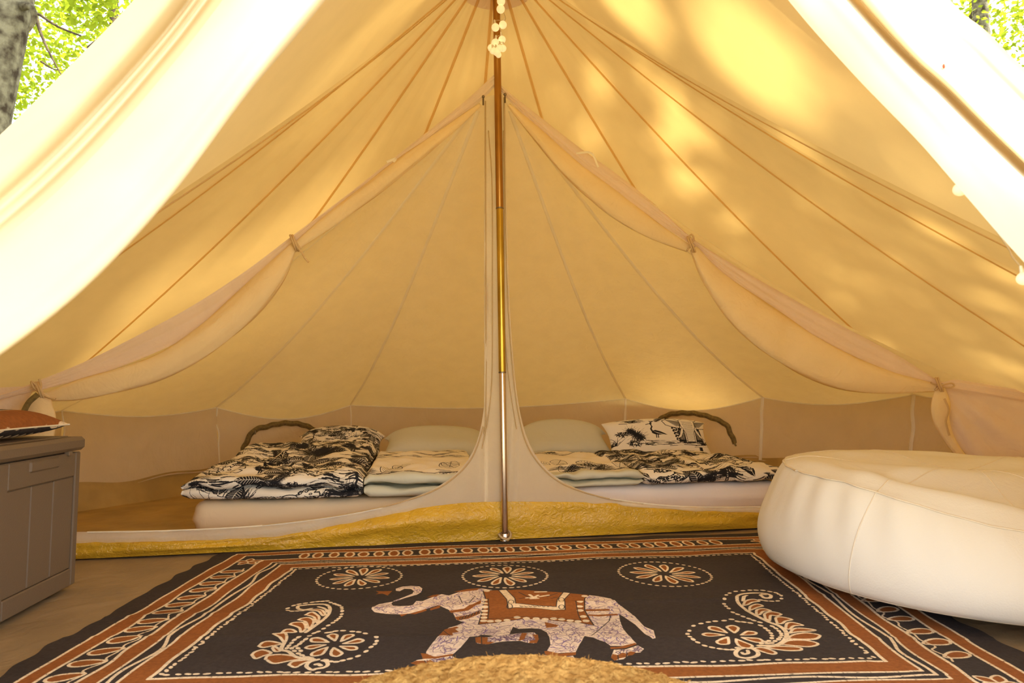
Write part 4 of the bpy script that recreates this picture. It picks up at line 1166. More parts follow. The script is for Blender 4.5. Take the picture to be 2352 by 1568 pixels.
# bean bag
BC = np.array([1.745, 2.665])
rim_t = [(-180, .415), (-155, .405), (-140, .372), (-118, .315), (-100, .29), (-60, .31), (0, .38), (60, .42), (110, .44), (150, .43), (180, .415)]
def rimz(d): return float(np.interp((d + 180) % 360 - 180, [a for a, _ in rim_t], [b for _, b in rim_t]))
def bag_pt(d, q):                              # q: 0 under-centre .. 1 bottom seam .. 2 rim .. 3 top centre
    a = math.radians(d); c, s = math.cos(a), math.sin(a); rz = rimz(d)
    if q <= 1: r = 0.62 * q + 0.06 * max(0, q - .9) * 10; z = 0.010 + 0.035 * max(0, q - 0.85) / 0.15
    elif q <= 2:
        t = q - 1; r = 0.68 + 0.075 * math.sin(pi * min(1, (t * 0.95 + .05) ** 0.66)) ** 0.8 - 0.035 * t ** 2.5
        z = 0.045 + (rz - 0.045) * t
    else:
        t = q - 2; r = 0.645 * (1 - t)
        z = rz + (0.405 - rz) * (t * t * (3 - 2 * t)) + 0.028 * math.sin(pi * t) ** 1.2 * (0.5 + 0.5 * math.sin(a * 2 + 0.6))
        fr_ = 0.5 - 0.5 * math.sin(a + 0.15)
        z += (0.016 + 0.030 * fr_) * math.exp(-((r - 0.545) / 0.065) ** 2)
    x, y = BC[0] + r * c, BC[1] + r * s
    if q > 2:                                  # hollow where someone sat, folds running into it
        dx, dy = (x - 1.86) / 0.45, (y - 2.36 + 0.1 * (x - 1.86)) / 0.14
        z -= 0.085 * math.exp(-dx * dx - dy * dy)
        z += 0.030 * math.exp(-((y - 2.56 - 0.25 * (x - 1.7)) / 0.07) ** 2) * math.exp(-((x - 1.75) / .4) ** 2)
        z += 0.013 * float(wav(x * 9 + y * 4, y * 12 - x * 3, 31)) * min(1, (q - 2) * 5)
        if z > 0.445: z = 0.445 + (z - .445) * .25
    if 1 < q <= 2:
        k = math.sin(pi * (q - 1)); w = (0.006 + 0.010 * math.exp(-((d + 150) / 25) ** 2)) * math.sin(d * 0.55 + 3 * (q - 1)) * (q - 1) ** 2.5 * (1 - .6 * (q - 1) ** 8) + 0.010 * float(wav(d * 0.055, (q - 1) * 2.5, 33)) * k
        x += w * c; y += w * s
    return (x, y, z)
qs = np.concatenate([np.linspace(0.02, 1, 9)[:-1], np.linspace(1, 2, 22)[:-1], np.linspace(2, 2.985, 30)])
na = 160
G = np.array([[bag_pt(360 * j / na - 180, q) for j in range(na)] for q in qs])
bag = grid_obj('bean_bag', G, M['bag'], None, cv=True, caps=True)
tag(bag, 'large cream bean bag slumped on the batik cloth at the right', 'bean bag')
for q in (1.0, 2.0):
    L = [np.array(bag_pt(d, q)) for d in np.linspace(-180, 180, 181)]
    L = [p + np.array([(p[0] - BC[0]) * .004, (p[1] - BC[1]) * .004, 0.001 if q == 2 else 0]) for p in L]
    tube('piping_seam', L, 0.0032, M['bagseam'], bag, 6)
for d in (-148, -88, -28, 32, 92, 152):
    L = [np.array(bag_pt(d + 4 * (q - 1.5), q)) for q in np.linspace(1, 2, 24)]
    L = [p + np.array([math.cos(math.radians(d)), math.sin(math.radians(d)), 0]) * .0004 for p in L]
    tube('panel_seam', L, 0.0022, M['bagseam'], bag, 5)
    L = [np.array(bag_pt(d + 2, q)) + np.array([0, 0, .0004]) for q in np.linspace(2, 2.95, 30)]
    tube('panel_seam', L, 0.0022, M['bagseam'], bag, 5)

# storage box; local x runs along the long front, local y out of the front, origin at the far lower corner
bo = np.array([-1.619, 2.588, 0.0]); bl = np.array([0.118, -0.993, 0.0]); bw = np.array([0.993, 0.118, 0.0])
def BX(v): return bo + bl * v[0] + bw * v[1] + np.array([0, 0, v[2]])
box = tag(empty('storage_box', bo), 'taupe plastic storage box with plank-look front and a cushion on its lid', 'box')
def bpart(name, dims, b=0.005, mat=None, parent=None):
    V, f = rbox_geo(*dims, b); return mesh_obj(name, [BX(v) for v in V], f, mat or M['box'], parent or box, False)
BL_, BD, BH = 0.515, -0.80, 0.500
bpart('body', (0.004, BL_ - .004, BD, -0.012, 0.004, BH), 0.012)
for x0, x1 in ((0.0, 0.034), (BL_ - 0.075, BL_)): bpart('stile', (x0, x1, -0.03, 0.0, 0.012, BH - 0.004), 0.004)
bpart('rail', (0.034, BL_ - .075, -0.03, 0.0, 0.012, 0.075), 0.004)
bpart('rail', (0.034, BL_ - .075, -0.03, -0.001, 0.408, BH - 0.004), 0.004)
for x0, x1 in ((0.036, 0.168), (0.171, 0.303), (0.306, 0.438)): bpart('panel_board', (x0, x1, -0.03, -0.005, 0.076, 0.407), 0.003)
for k in range(6): bpart('panel_board', (BL_ - .012, BL_ + .001, BD + .03 + k * .125, BD + .03 + k * .125 + .122, 0.03, 0.47), 0.003)
V, f = rbox_geo(0.150, 0.330, -0.02, 0.004, 0.452, 0.494, 0.006); bpart('handle_grip', (0.150, 0.330, -0.02, 0.005, 0.452, 0.492), 0.006)
lid = bpart('lid', (-0.012, BL_ + .012, BD - .012, 0.012, BH + .002, BH + 0.052), 0.012)
bpart('lid_panel', (0.03, BL_ - .03, BD + .03, -0.03, BH + 0.050, BH + 0.056), 0.003, None, lid)
bpart('latch', (0.075, 0.100, -0.01, 0.008, BH - 0.012, BH + 0.004), 0.002)

def pillow(name, c, ex, ey, ez, sx, sy, h, mat, uvf, n=30, seed=0, pinch=0.10, flatb=0.6, wr=0.010, dome=0.0):
    V = []; UV = []; c, ex, ey, ez = map(np.asarray, (c, ex, ey, ez))
    for sg in (1, -1):
        for i in range(n):
            for j in range(n):
                u, v = 2 * i / (n - 1) - 1, 2 * j / (n - 1) - 1
                u_, v_ = math.sin(u * pi / 2), math.sin(v * pi / 2)
                prof = max(0.0, (1 - u_ ** 4)) ** 0.55 * max(0.0, (1 - v_ ** 4)) ** 0.55
                X = sx * u_ * (1 - pinch * (1 - abs(v_) ** 2) * abs(u_) ** 3); Y = sy * v_ * (1 - pinch * (1 - abs(u_) ** 2) * abs(v_) ** 3)
                Y *= 1 - dome * abs(u_) ** 2.2 * (0.55 + 0.45 * v_)
                Z = sg * h * prof * (1 if sg > 0 else flatb) + wr * float(wav(u * 5, v * 5 + sg, seed)) * prof ** .5
                V.append(c + ex * X + ey * Y + ez * Z); UV.append(uvf(X, Y, sg, u_, v_))
    f = grid_faces(n, n) + [q[::-1] for q in grid_faces(n, n, off=n * n)]
    return mesh_obj(name, V, f, mat, None, True, UV)
cc = BX((0.285, -0.235, BH + 0.052 + 0.047))
def cush_uv(X, Y, sg, u, v):
    d = 0.215 - Y if True else 0
    return (X * 1.5 + .5, 2 * (.085 + 0.95 * (0.215 - Y) * (1 if sg > 0 else -.8)))
cu = pillow('batik_cushion', cc, bl, bw, (0, 0, 1), 0.235, 0.215, 0.060, M['cush'], cush_uv, seed=3, pinch=0.07, flatb=0.6, wr=0.003)
tag(cu, 'square batik cushion in rust, black and cream lying on the storage box', 'cushion')
t_ = np.linspace(-1, 1, 40)
tube('edge_seam', [cc + bl * (0.235 * x) + bw * 0.215 * (1 - 0.07 * (1 - x * x)) for x in t_ * .99], 0.003, M['bagseam'], cu, 6)

# jute pouf
M['jute'] = pbr('jute_braid', (0.62, 0.36, 0.11), 0.9, col2=(0.40, 0.20, 0.05), vscale=60, bumps=[(60, (1, 1, 1), 0.9, 5, 1.0), (260, (1, 1, 1), 0.5, 3, 0)], spec=0.1)
PC = np.array([0.015, 0.93]); PR, PZ = 0.43, 0.268
pouf = tag(empty('jute_pouf', (PC[0], PC[1], 0.012)), 'round jute pouf of coiled braids at the front edge of the batik cloth', 'pouf')
rows = [(0.012 + 0.0215 * k, None) for k in range(19)]
def ptop(r): return PZ - 0.012 - 0.050 * (r / 0.40) ** 4
ring_list = [(r, ptop(r)) for r, _ in rows] + [(0.412 + 0.018 * math.sin(pi * k / 7), 0.190 - 0.0215 * k) for k in range(9)]
V, f = ball_geo((PC[0], PC[1], 0.115), 1.0, 40, 12, 0, (0.405, 0.405, 0.100)); mesh_obj('filling', V, f, M['jute'], pouf)
for R_, z_ in ring_list:
    nn_ = max(24, int(R_ * 2 * pi / 0.0125)); kk = 8
    V = []
    nb_ = max(6, int(R_ * 2 * pi / 0.030))
    jz = rng.uniform(-.0015, .0015)
    for i in range(nn_):
        a = 2 * pi * i / nn_
        for j in range(kk):
            b = 2 * pi * j / kk
            rr = 0.0125 * (1 + 0.30 * math.sin(a * nb_ + 2 * b) + 0.14 * math.sin(a * 31 + b * 3 + R_ * 90))
            V.append((PC[0] + (R_ + rr * math.cos(b)) * math.cos(a), PC[1] + (R_ + rr * math.cos(b)) * math.sin(a), max(0.013, z_ + jz + rr * math.sin(b))))
    mesh_obj('jute_braid', V, grid_faces(nn_, kk, True, True), M['jute'], pouf)
Vh = []; fh = []
for q in range(2600):
    R_ = 0.40 * math.sqrt(rng.random()); a = rng.uniform(0, 2 * pi); 
    p = np.array([PC[0] + R_ * math.cos(a), PC[1] + R_ * math.sin(a), (ptop(R_) + .011)])
    d = np.array([rng.gauss(0, 1), rng.gauss(0, 1), abs(rng.gauss(0, .5)) + .1]); d /= np.linalg.norm(d); l = rng.uniform(.006, .02); w = np.cross(d, [rng.gauss(0, 1), rng.gauss(0, 1), 1]); w /= np.linalg.norm(w)
    b = len(Vh); Vh += [p - w * .00035, p + w * .00035, p + d * l * .6 + w * .0003, p + d * l + np.array([0, 0, -.25 * l])]; fh.append((b, b + 1, b + 2, b + 3))
fo = mesh_obj('jute_fibres', Vh, fh, M['jute'], pouf); fo['kind'] = 'stuff'

# ================================================================== POLE AND LIGHTS
pole_ax = [np.array([-0.034, 3.36, 0.0]), np.array([-0.085, 3.38, 3.0])]
def pole_at(z): t = z / 3.0; return pole_ax[0] * (1 - t) + pole_ax[1] * t
pole = tag(empty('tent_pole', pole_ax[0]), 'upright steel centre pole holding up the tent, golden above and silvery below', 'pole')
zj1 = at_y(1146, 855, 3.36)[2]; zj2 = at_y(1140, 477, 3.36)[2]
for z0, z1, r, mt, nm in ((0.02, zj1, 0.0165, 'steel', 'lower_section'), (zj1, zj2, 0.0175, 'brass', 'middle_section'), (zj2, 2.97, 0.0185, 'bronze', 'upper_section')):
    V, f = tube_geo([pole_at(z0), pole_at(z0 + .004), pole_at((z0 + z1) / 2), pole_at(z1 - .004), pole_at(z1)], [r * .94, r, r, r, r * .94], 24)
    mesh_obj(nm, V, f, M[mt], pole)
for z, r in ((zj1, .0185), (zj2, .0195)):
    tube('joint_ring', [pole_at(z - .004), pole_at(z - .0015), pole_at(z + .0015), pole_at(z + .004)], [r * .96, r, r, r * .96], M['dark_metal'], pole, 24)
tube('foot_cap', [pole_at(0.002), pole_at(0.01), pole_at(0.035), pole_at(0.045)], [0.022, 0.024, 0.022, 0.018], M['steel'], pole, 20)
Vt = tube_geo(catmull([pole_at(.03) + np.array([.028 * math.cos(a), .028 * math.sin(a), .012 * math.sin(a * 1.5) + .004 * a]) for a in np.linspace(-2.6, 3.4, 22)], 50), 0.006, 6)
mesh_obj('base_strap', *Vt, M['hem'], pole)

sl = tag(empty('string_light', at_y(1141, 110, 3.27)), 'string of small pale globe bulbs hanging against the upper tent pole', 'string light')
bp = [(1151, 3, 10), (1150, 21, 10), (1155, 57, 9.5), (1138, 63, 9.5), (1153, 91, 9), (1138, 99, 10), (1128, 110, 8.5), (1132, 117, 7.5), (1141, 119, 9.5), (1148, 111, 8.5), (1155, 111, 8.5), (1145, 126, 7), (1135, 104, 8),
      (1148, -22, 10), (1141, -48, 10), (1152, -75, 10), (1143, -100, 10)]
dep = [3.25, 3.26, 3.27, 3.25, 3.28, 3.27, 3.28, 3.25, 3.25, 3.24, 3.28, 3.27, 3.30, 3.26, 3.28, 3.27, 3.28]
def bulb(px, py, r, Y, parent, sd):
    c = at_y(px, py, Y); R_ = r * Y / F
    V, f = ball_geo(c, R_, 18, 12); b = mesh_obj('bulb', V, f, M['bulb'], parent)
    r_ = random.Random(sd); d = np.array([r_.uniform(-.25, .25), r_.uniform(-.1, .2), 1.0]); d /= np.linalg.norm(d)
    mesh_obj('socket', *tube_geo([c + d * R_ * .9, c + d * R_ * 1.3, c + d * R_ * 2.0, c + d * R_ * 2.1], [R_ * .34, R_ * .3, R_ * .22, R_ * .12], 8), M['socket'], b)
    return c + d * R_ * 2.1
tops = [bulb(x, y, r, Y, sl, k) for k, ((x, y, r), Y) in enumerate(zip(bp, dep))]
order = sorted(tops, key=lambda t: -t[2])
cab = [pole_at(2.9) + np.array([0, -.03, 0])] + [o + np.array([0.004, 0.012, 0.0]) for o in order]
tube('cable', catmull(cab, 160), 0.0016, M['cable'], sl, 5)
sl2 = tag(empty('string_light', at_y(2205, 435, 1.3)), 'string of globe bulbs half hidden behind the edge of the right door flap', 'string light')
t2 = [bulb(x, y, r, Y, sl2, 50 + k) for k, (x, y, r, Y) in enumerate(((2205, 435, 15.5, 1.30), (2351, 640, 15.0, 1.22), (2490, 800, 15, 1.18)))]
tube('cable', catmull([at_y(2165, 350, 1.34), t2[0] + np.array([.012, .02, .006]), at_y(2310, 560, 1.28), t2[1] + np.array([.012, .02, .006]), t2[2]], 60), 0.0016, M['cable'], sl2, 5)
tw = at_y(2038, 279, 1.60)
lp = mesh_obj('guy_loop', *tube_geo(catmull([at_y(2032, 276, 2.05), at_y(2050, 288, 2.03), at_y(2070, 292, 2.0), at_y(2092, 298, 1.95)], 24), 0.004, 6), M['hem'], ceiling)

# ================================================================== BEDS
def frame(o, ang):
    e1 = np.array([math.cos(ang), math.sin(ang), 0]); return np.asarray(o, float), e1, np.array([-e1[1], e1[0], 0])
FA = frame((-1.575, 3.40, 0), math.radians(7.5)); FB = frame((0.10, 3.775, 0), math.radians(14))
def W(fr, s, v, z): return fr[0] + fr[1] * s + fr[2] * v + np.array([0, 0, z])
def mattress(name, fr, Ws, Lv, z0, z1, mat, r=0.05):
    out = []
    for (cx, cy, a0) in ((Ws - .07, .07, -pi / 2), (Ws - .07, Lv - .07, 0), (.07, Lv - .07, pi / 2), (.07, .07, pi)):
        for k in range(7):
            a = a0 + k / 6 * pi / 2; out.append((cx + .07 * math.cos(a), cy + .07 * math.sin(a)))
    # denser straight runs
    O = []
    for k in range(len(out)):
        p, q = np.array(out[k]), np.array(out[(k + 1) % len(out)]); c = max(1, int(np.linalg.norm(q - p) / .06))
        for t in range(c): O.append(p + (q - p) * t / c)
    O = np.array(O); ctr = np.array([Ws / 2, Lv / 2])
    Nn = np.roll(O, -1, 0) - np.roll(O, 1, 0); Nn = np.column_stack([Nn[:, 1], -Nn[:, 0]]); Nn /= np.linalg.norm(Nn, axis=1)[:, None]
    rings = []
    def ring_(ins, z, am): rings.append((O - Nn * ins, z, am))
    for a in np.linspace(0, pi / 2, 6): ring_(r * (1 - math.sin(a)), z0 + r * (1 - math.cos(a)), 0)
    for t in (.25, .5, .75): ring_(-.006 * math.sin(pi * t), z0 + r + (z1 - z0 - 2 * r) * t, .005)
    for a in np.linspace(0, pi / 2, 6): ring_(r * (1 - math.cos(a)), z1 - r + r * math.sin(a), .003)
    for k in (.3, .6, .9): rings.append((O * (1 - k) + ctr * k, z1, 0))
    G = np.zeros((len(rings), len(O), 3))
    for i, (P, z, am) in enumerate(rings):
        for j, p in enumerate(P):
            w = am * float(wav(j * .25, i * .9, 44)); q = p + Nn[j] * w
            G[i, j] = W(fr, q[0], q[1], z)
    return grid_obj(name, G, mat, None, cv=True, caps=True)
mA = mattress('mattress', FA, 1.40, 1.46, 0.018, 0.178, M['sheet'])
tag(mA, 'thin mattress under a creamy sheet left of the tent pole', 'mattress')
mB = mattress('mattress', FB, 1.57, 1.34, 0.018, 0.185, M['sheet2'])
tag(mB, 'thin mattress under a lilac-white sheet right of the tent pole', 'mattress')
def duvet(name, fr, s0, s1, prof, mats, seed, uvo, wr=0.012, ns=56, npf=84, skew0=0.0, skew1=0.0, split=None, uvs_=1.0, droop=(0.05, 0.05)):
    Pr = np.asarray(prof, float); Pc = np.vstack([Pr, Pr[:1]])
    C_ = catmull(np.column_stack([Pc, np.zeros(len(Pc))]), npf + 1)[:-1, :2]
    # index of each sample along the profile, to split materials
    seg = np.concatenate([[0], np.cumsum(np.linalg.norm(np.diff(np.vstack([C_, C_[:1]]), axis=0), axis=1))])
    zmin = C_[:, 1].min()
    G = np.zeros((ns, npf, 3)); UV = np.zeros((ns, npf, 2))
    zm = 0.5 * (C_[:, 1].max() + zmin)
    for i in range(ns):
        t = i / (ns - 1); e = min(t / droop[0], 1.0); e2 = min((1 - t) / droop[1], 1.0)
        k = math.sqrt(max(0.0, 1 - (1 - e) ** 2)) * math.sqrt(max(0.0, 1 - (1 - e2) ** 2)); k = max(k, 0.62)
        fr_w = 0.018 * float(wav(t * 9, 0.5, seed + 1))
        for j in range(npf):
            v, z = C_[j]
            hgt = (z - zmin)
            z_ = zmin + 0.003 + 0.05 * (1 - k) + hgt * k
            s = s0 + (s1 - s0) * t + skew0 * max(v, 0) * (1 - t) + skew1 * max(v, 0) * t
            w = wr * float(wav(s * 16 + v * 5, v * 15 + z * 40 - s * 4, seed)) * min(1, hgt / .04)
            w2 = wr * 0.5 * float(wav(s * 38 - v * 9, v * 30, seed + 5)) * min(1, hgt / .06)
            fv = v + (fr_w if v < .12 else 0) * min(1, hgt / .03) + (0.02 * (1 - k) if v < .1 else -0.02 * (1 - k))
            G[i, j] = W(fr, s, fv, max(z_ + (w + w2) * k, zmin + 0.001)); UV[i, j] = ((s + uvo[0]) * uvs_, (seg[j] + uvo[1]) * uvs_)
    o = grid_obj(name, G, mats, None, cv=True, caps=True, uv=UV)
    # the loop closes the texture: give the last strip its own coordinates
    me = o.data; ul = me.uv_layers['UVMap']
    for p in me.polygons:
        if len(p.vertices) != 4: continue
        js = [v % npf for v in p.vertices]
        if 0 in js and npf - 1 in js:
            for li, v in zip(p.loop_indices, p.vertices):
                if v % npf == 0: ul.data[li].uv[1] = (seg[npf] + uvo[1]) * uvs_
        if split is not None:
            jm = max(js) if not (0 in js and npf - 1 in js) else npf - 1
            p.material_index = 1 if split[0] <= jm / npf <= split[1] else 0
    return o
T0 = 0.181
pA = [(1.15, T0), (.9, T0), (.5, T0), (.10, T0), (-.03, T0 + .012), (-.052, T0 + .034), (-.03, T0 + .052), (.03, T0 + .058), (-.03, T0 + .066), (-.058, T0 + .088), (-.035, T0 + .112), (.06, T0 + .128),
      (.3, T0 + .145), (.6, T0 + .175), (.85, T0 + .20), (1.02, T0 + .212), (1.12, T0 + .19), (1.18, T0 + .10)]
dA = duvet('duvet', FA, -0.035, 0.83, pA, M['toile'], 201, (0.1, 0.2), skew0=0.10, uvs_=1 / 1.7, wr=0.016)
tag(dA, 'folded duvet with dense black jungle print at the far left of the beds', 'duvet')
pB = [(1.08, T0), (.8, T0), (.4, T0), (.08, T0), (-.03, T0 + .010), (-.055, T0 + .035), (-.03, T0 + .054), (.05, T0 + .052), (.12, T0 + .060), (.04, T0 + .066), (-.05, T0 + .080), (-.062, T0 + .104), (-.03, T0 + .122),
      (.10, T0 + .132), (.35, T0 + .142), (.7, T0 + .150), (.92, T0 + .150), (1.05, T0 + .13), (1.11, T0 + .06)]
dB = duvet('duvet', FA, 0.835, 1.43, pB, [M['toile2'], M['sage']], 223, (0.0, -1.42), split=(0.0, 0.565), wr=0.008, uvs_=1 / 1.4)
tag(dB, 'folded duvet with sage green reverse and sparse print just left of the pole', 'duvet')
T1 = 0.188
pC = [(0.98, T1), (.7, T1), (.4, T1), (.08, T1), (-.03, T1 + .006), (-.050, T1 + .020), (-.02, T1 + .034), (.06, T1 + .034), (-.02, T1 + .044), (-.055, T1 + .060), (-.03, T1 + .080),
      (.10, T1 + .094), (.35, T1 + .110), (.7, T1 + .120), (.90, T1 + .112), (1.0, T1 + .05)]
dC = duvet('duvet', FB, -0.03, 0.645, pC, [M['toile2'], M['sage']], 247, (0.35, -1.26), split=(0.0, 0.575), wr=0.008, uvs_=1 / 1.4)
tag(dC, 'flat duvet with palm leaf print and sage underside just right of the pole', 'duvet')
pD = [(0.87, T1), (.7, T1), (.4, T1), (.10, T1), (-.03, T1 + .008), (-.058, T1 + .035), (-.045, T1 + .068), (.04, T1 + .088), (.25, T1 + .100), (.5, T1 + .112), (.8, T1 + .118), (.84, T1 + .105), (.90, T1 + .05)]
dD = duvet('duvet', FB, 0.652, 1.60, pD, M['toile'], 263, (0.6, 0.7), skew1=-0.22, uvs_=1 / 1.7, wr=0.015)
tag(dD, 'puffy duvet with black jungle print beside the cream bean bag', 'duvet')
def tilt_axes(az, tl):                         # pillow leaning back by tl from flat
    ex = np.array([math.cos(az), math.sin(az), 0]); b = np.array([-math.sin(az), math.cos(az), 0])
    ey = b * math.cos(tl) + np.array([0, 0, math.sin(tl)]); return ex, ey, np.cross(ex, ey)
ex, ey, ez = tilt_axes(math.radians(6), math.radians(24))
p1 = pillow('pillow', at_y(1003, 1012, 4.86) + np.array([0, 0, -.02]), ex, ey, ez, 0.37, 0.20, 0.085, M['sage'], lambda X, Y, s, u, v: (X, Y), seed=301, wr=.006, dome=.6)
tag(p1, 'plain sage pillow lying left of the pole behind the green-backed duvet', 'pillow')
ex, ey, ez = tilt_axes(math.radians(14), math.radians(40))
p2 = pillow('pillow', at_y(1292, 1010, 5.02), ex, ey, ez, 0.36, 0.21, 0.085, M['sage'], lambda X, Y, s, u, v: (X, Y), seed=311, wr=.006, pinch=.16, dome=.75)
tag(p2, 'plain sage pillow propped up right of the pole', 'pillow')
ex, ey, ez = tilt_axes(math.radians(12), math.radians(58))
p3 = pillow('pillow', at_y(1512, 1014, 5.03), ex, ey, ez, 0.41, 0.20, 0.075, M['toile_pillow'],
            lambda X, Y, s, u, v: ((X + .41) / .82, (.05 + (Y + .05) * 1.5) / .45) if s > 0 else ((.41 - X) / .82, (.05 + (Y + .05) * 1.5) / .45), seed=323, wr=.006, dome=.25)
tag(p3, 'pillow printed with an elephant, a palm and a crested crane', 'pillow')
ex, ey, ez = tilt_axes(math.radians(4), math.radians(30))
p4 = pillow('pillow', at_y(782, 1020, 4.95) + np.array([0, 0, .0]), ex, ey, ez, 0.31, 0.20, 0.08, M['toile'], lambda X, Y, s, u, v: (X + .9, Y * s + .9), seed=333, wr=.006, dome=.5)
tag(p4, 'jungle print pillow at the head of the left bed behind the dense duvet', 'pillow')

# ================================================================== TREES
def leaf_mat(name, c1, c2, tr):
    m, nt, out = new_mat(name)
    d = nd(nt, 'ShaderNodeBsdfDiffuse'); t = nd(nt, 'ShaderNodeBsdfTranslucent'); mx = nd(nt, 'ShaderNodeMixShader'); mx.inputs[0].default_value = 0.55
    tc = nd(nt, 'ShaderNodeTexCoord'); n_ = nd(nt, 'ShaderNodeTexNoise'); n_.inputs['Scale'].default_value = 1.6; n_.inputs['Detail'].default_value = 5
    nt.links.new(tc.outputs['Object'], n_.inputs['Vector'])
    r = nd(nt, 'ShaderNodeValToRGB'); r.color_ramp.elements[0].color = (*c1, 1); r.color_ramp.elements[1].color = (*c2, 1); r.color_ramp.elements[0].position = .38; r.color_ramp.elements[1].position = .62
    nt.links.new(n_.outputs['Fac'], r.inputs[0]); nt.links.new(r.outputs[0], d.inputs['Color']); t.inputs['Color'].default_value = (*tr, 1)
    nt.links.new(d.outputs[0], mx.inputs[1]); nt.links.new(t.outputs[0], mx.inputs[2]); nt.links.new(mx.outputs[0], out.inputs['Surface']); return m
M['leaf'] = leaf_mat('spring_leaf', (0.045, 0.095, 0.008), (0.15, 0.21, 0.022), (0.30, 0.36, 0.02))
M['bark'] = pbr('lichen_bark', (0.17, 0.16, 0.11), 0.95, col2=(0.035, 0.026, 0.017), vscale=13, bumps=[(16, (1, 1, .4), 1.0, 6, 0.6), (60, (1, 1, .6), 0.8, 4, 0)], spec=.1)
M['bark2'] = pbr('dark_bark', (0.08, 0.06, 0.04), 0.95, col2=(0.025, 0.018, 0.012), vscale=16, bumps=[(20, (1, 1, .3), 1.0, 6, 0.6)], spec=.1)
def leaves(name, P, size, parent, seed, lw=0.62):
    g = np.random.default_rng(seed); n = len(P)
    a = g.normal(size=(n, 3)); a[:, 2] *= .6; a /= np.linalg.norm(a, axis=1)[:, None]
    b = np.cross(a, g.normal(size=(n, 3))); b /= np.linalg.norm(b, axis=1)[:, None]
    s = (size * g.uniform(.6, 1.25, n))[:, None]
    V = np.stack([P - a * s * .5, P + b * s * lw * .5 - a * s * .05, P + a * s * .5, P - b * s * lw * .5 - a * s * .05], axis=1).reshape(-1, 3)
    me = bpy.data.meshes.new(name); me.vertices.add(4 * n); me.loops.add(4 * n); me.polygons.add(n)
    me.vertices.foreach_set('co', V.astype(np.float32).ravel()); me.loops.foreach_set('vertex_index', np.arange(4 * n, dtype=np.int32))
    me.polygons.foreach_set('loop_start', np.arange(0, 4 * n, 4, dtype=np.int32)); me.update(calc_edges=True)
    me.materials.append(M['leaf']); o = bpy.data.objects.new(name, me); COL.objects.link(o); put(o, parent); o['kind'] = 'stuff'; return o
def trunk_geo(pts, r0, r1, k=14, lump=0.08, seed=0, n=40):
    L = catmull(pts, n); V, f = tube_geo(L, np.linspace(r0, r1, n), k); V = np.array(V)
    for i in range(n):
        c = L[i]
        for j in range(k):
            q = V[i * k + j]; V[i * k + j] = c + (q - c) * (1 + lump * mnoise.noise(Vector((q[0] * 3 + seed, q[1] * 3, q[2] * 1.3))) * 2)
    return V, f
def tree(base, pts, r0, r1, label, foliage, size, seed, bark='bark', branches=(), group=None):
    root = tag(empty('tree', base), label, 'tree', group)
    mesh_obj('trunk', *trunk_geo(pts, r0, r1, seed=seed), M[bark], root)
    for b in branches: mesh_obj('branch', *trunk_geo(b[0], b[1], b[1] * .3, 7, .05, seed + 3, 26), M[bark], root)
    if foliage is not None and len(foliage): leaves('foliage', foliage, size, root, seed)
    return root
def cloud(c, r, n, seed, clumps=14):
    g = np.random.default_rng(seed); cs = np.asarray(c) + g.normal(size=(clumps, 3)) * np.asarray(r) * .55
    k = g.integers(0, clumps, n); return cs[k] + g.normal(size=(n, 3)) * np.asarray(r) * g.uniform(.14, .30, clumps)[k][:, None]
def wedge(px0, px1, py0, py1, y0, y1, n, seed, hole=0.42):
    g = np.random.default_rng(seed); out = []
    while len(out) < n:
        p = at_y(g.uniform(px0, px1), g.uniform(py0, py1), g.uniform(y0, y1))
        v = mnoise.noise(Vector(p * 0.9 + seed)) + .5 * mnoise.noise(Vector(p * 2.3 + seed))
        if v > -hole + g.uniform(-.25, .25): out.append(p)
    return np.array(out)
# the lichened trunk in the left corner, leaning away
tp = [at_y(-235, 1125, 5.0), at_y(-160, 800, 5.0), at_y(-52, 300, 5.0), at_y(-12, 120, 5.0), at_y(16, 0, 5.0), at_y(60, -220, 5.1), at_y(150, -600, 5.2)]
tp[0][2] = -0.05
br = [([at_y(40, 40, 5.0), at_y(72, 30, 4.95), at_y(84, 60, 4.95), at_y(90, 110, 5.0)], .05)]
tree(tp[0], tp, 0.24, 0.14, 'lichen-covered tree trunk leaning up past the left side of the tent', cloud(at_y(150, -700, 5.4), (1.6, 1.4, .9), 5000, 5), .09, 3,
     branches=[([at_y(30, 20, 5.0), at_y(70, 15, 4.9), at_y(78, 45, 4.92), at_y(66, 70, 4.95)], .04)])
# thin branches with leaves in front of the sunlit woods, left
t2p = [at_y(-420, 1000, 8.5), at_y(-400, 500, 8.5), at_y(-330, 0, 8.5), at_y(-250, -500, 8.5)]; t2p[0][2] = -.05
brs = [([at_y(-350, 80, 8.5), at_y(-100, -20, 7.8), at_y(60, 20, 7.3), at_y(130, 60, 7.2), at_y(185, 82, 7.1)], .035), ([at_y(80, 30, 7.3), at_y(95, 80, 7.3), at_y(118, 130, 7.3), at_y(145, 180, 7.3)], .02),
       ([at_y(95, 142, 7.5), at_y(122, 158, 7.4), at_y(145, 162, 7.4)], .014), ([at_y(200, 110, 7.2), at_y(225, 90, 7.2), at_y(260, 75, 7.2)], .012)]
tree(t2p[0], t2p, .16, .08, 'slender tree whose bare branches cross the bright woods on the left', np.vstack([wedge(-500, 330, -500, 330, 7.5, 9.5, 9000, 21, .25), wedge(150, 260, -60, 60, 5.6, 5.9, 160, 22, 2)]), .085, 5, 'bark2', brs)
def back_tree(px, Y, r, h, lean, fol, size, label, seed, bark='bark2', group=None, brn=()):
    b = at_y(px, 900, Y); b[2] = -.05
    pts = [b, b + np.array([lean * .3, 0, h * .35]), b + np.array([lean * .7, 0.1, h * .7]), b + np.array([lean, 0, h])]
    return tree(b, pts, r, r * .55, label, fol, size, seed, bark, brn, group)
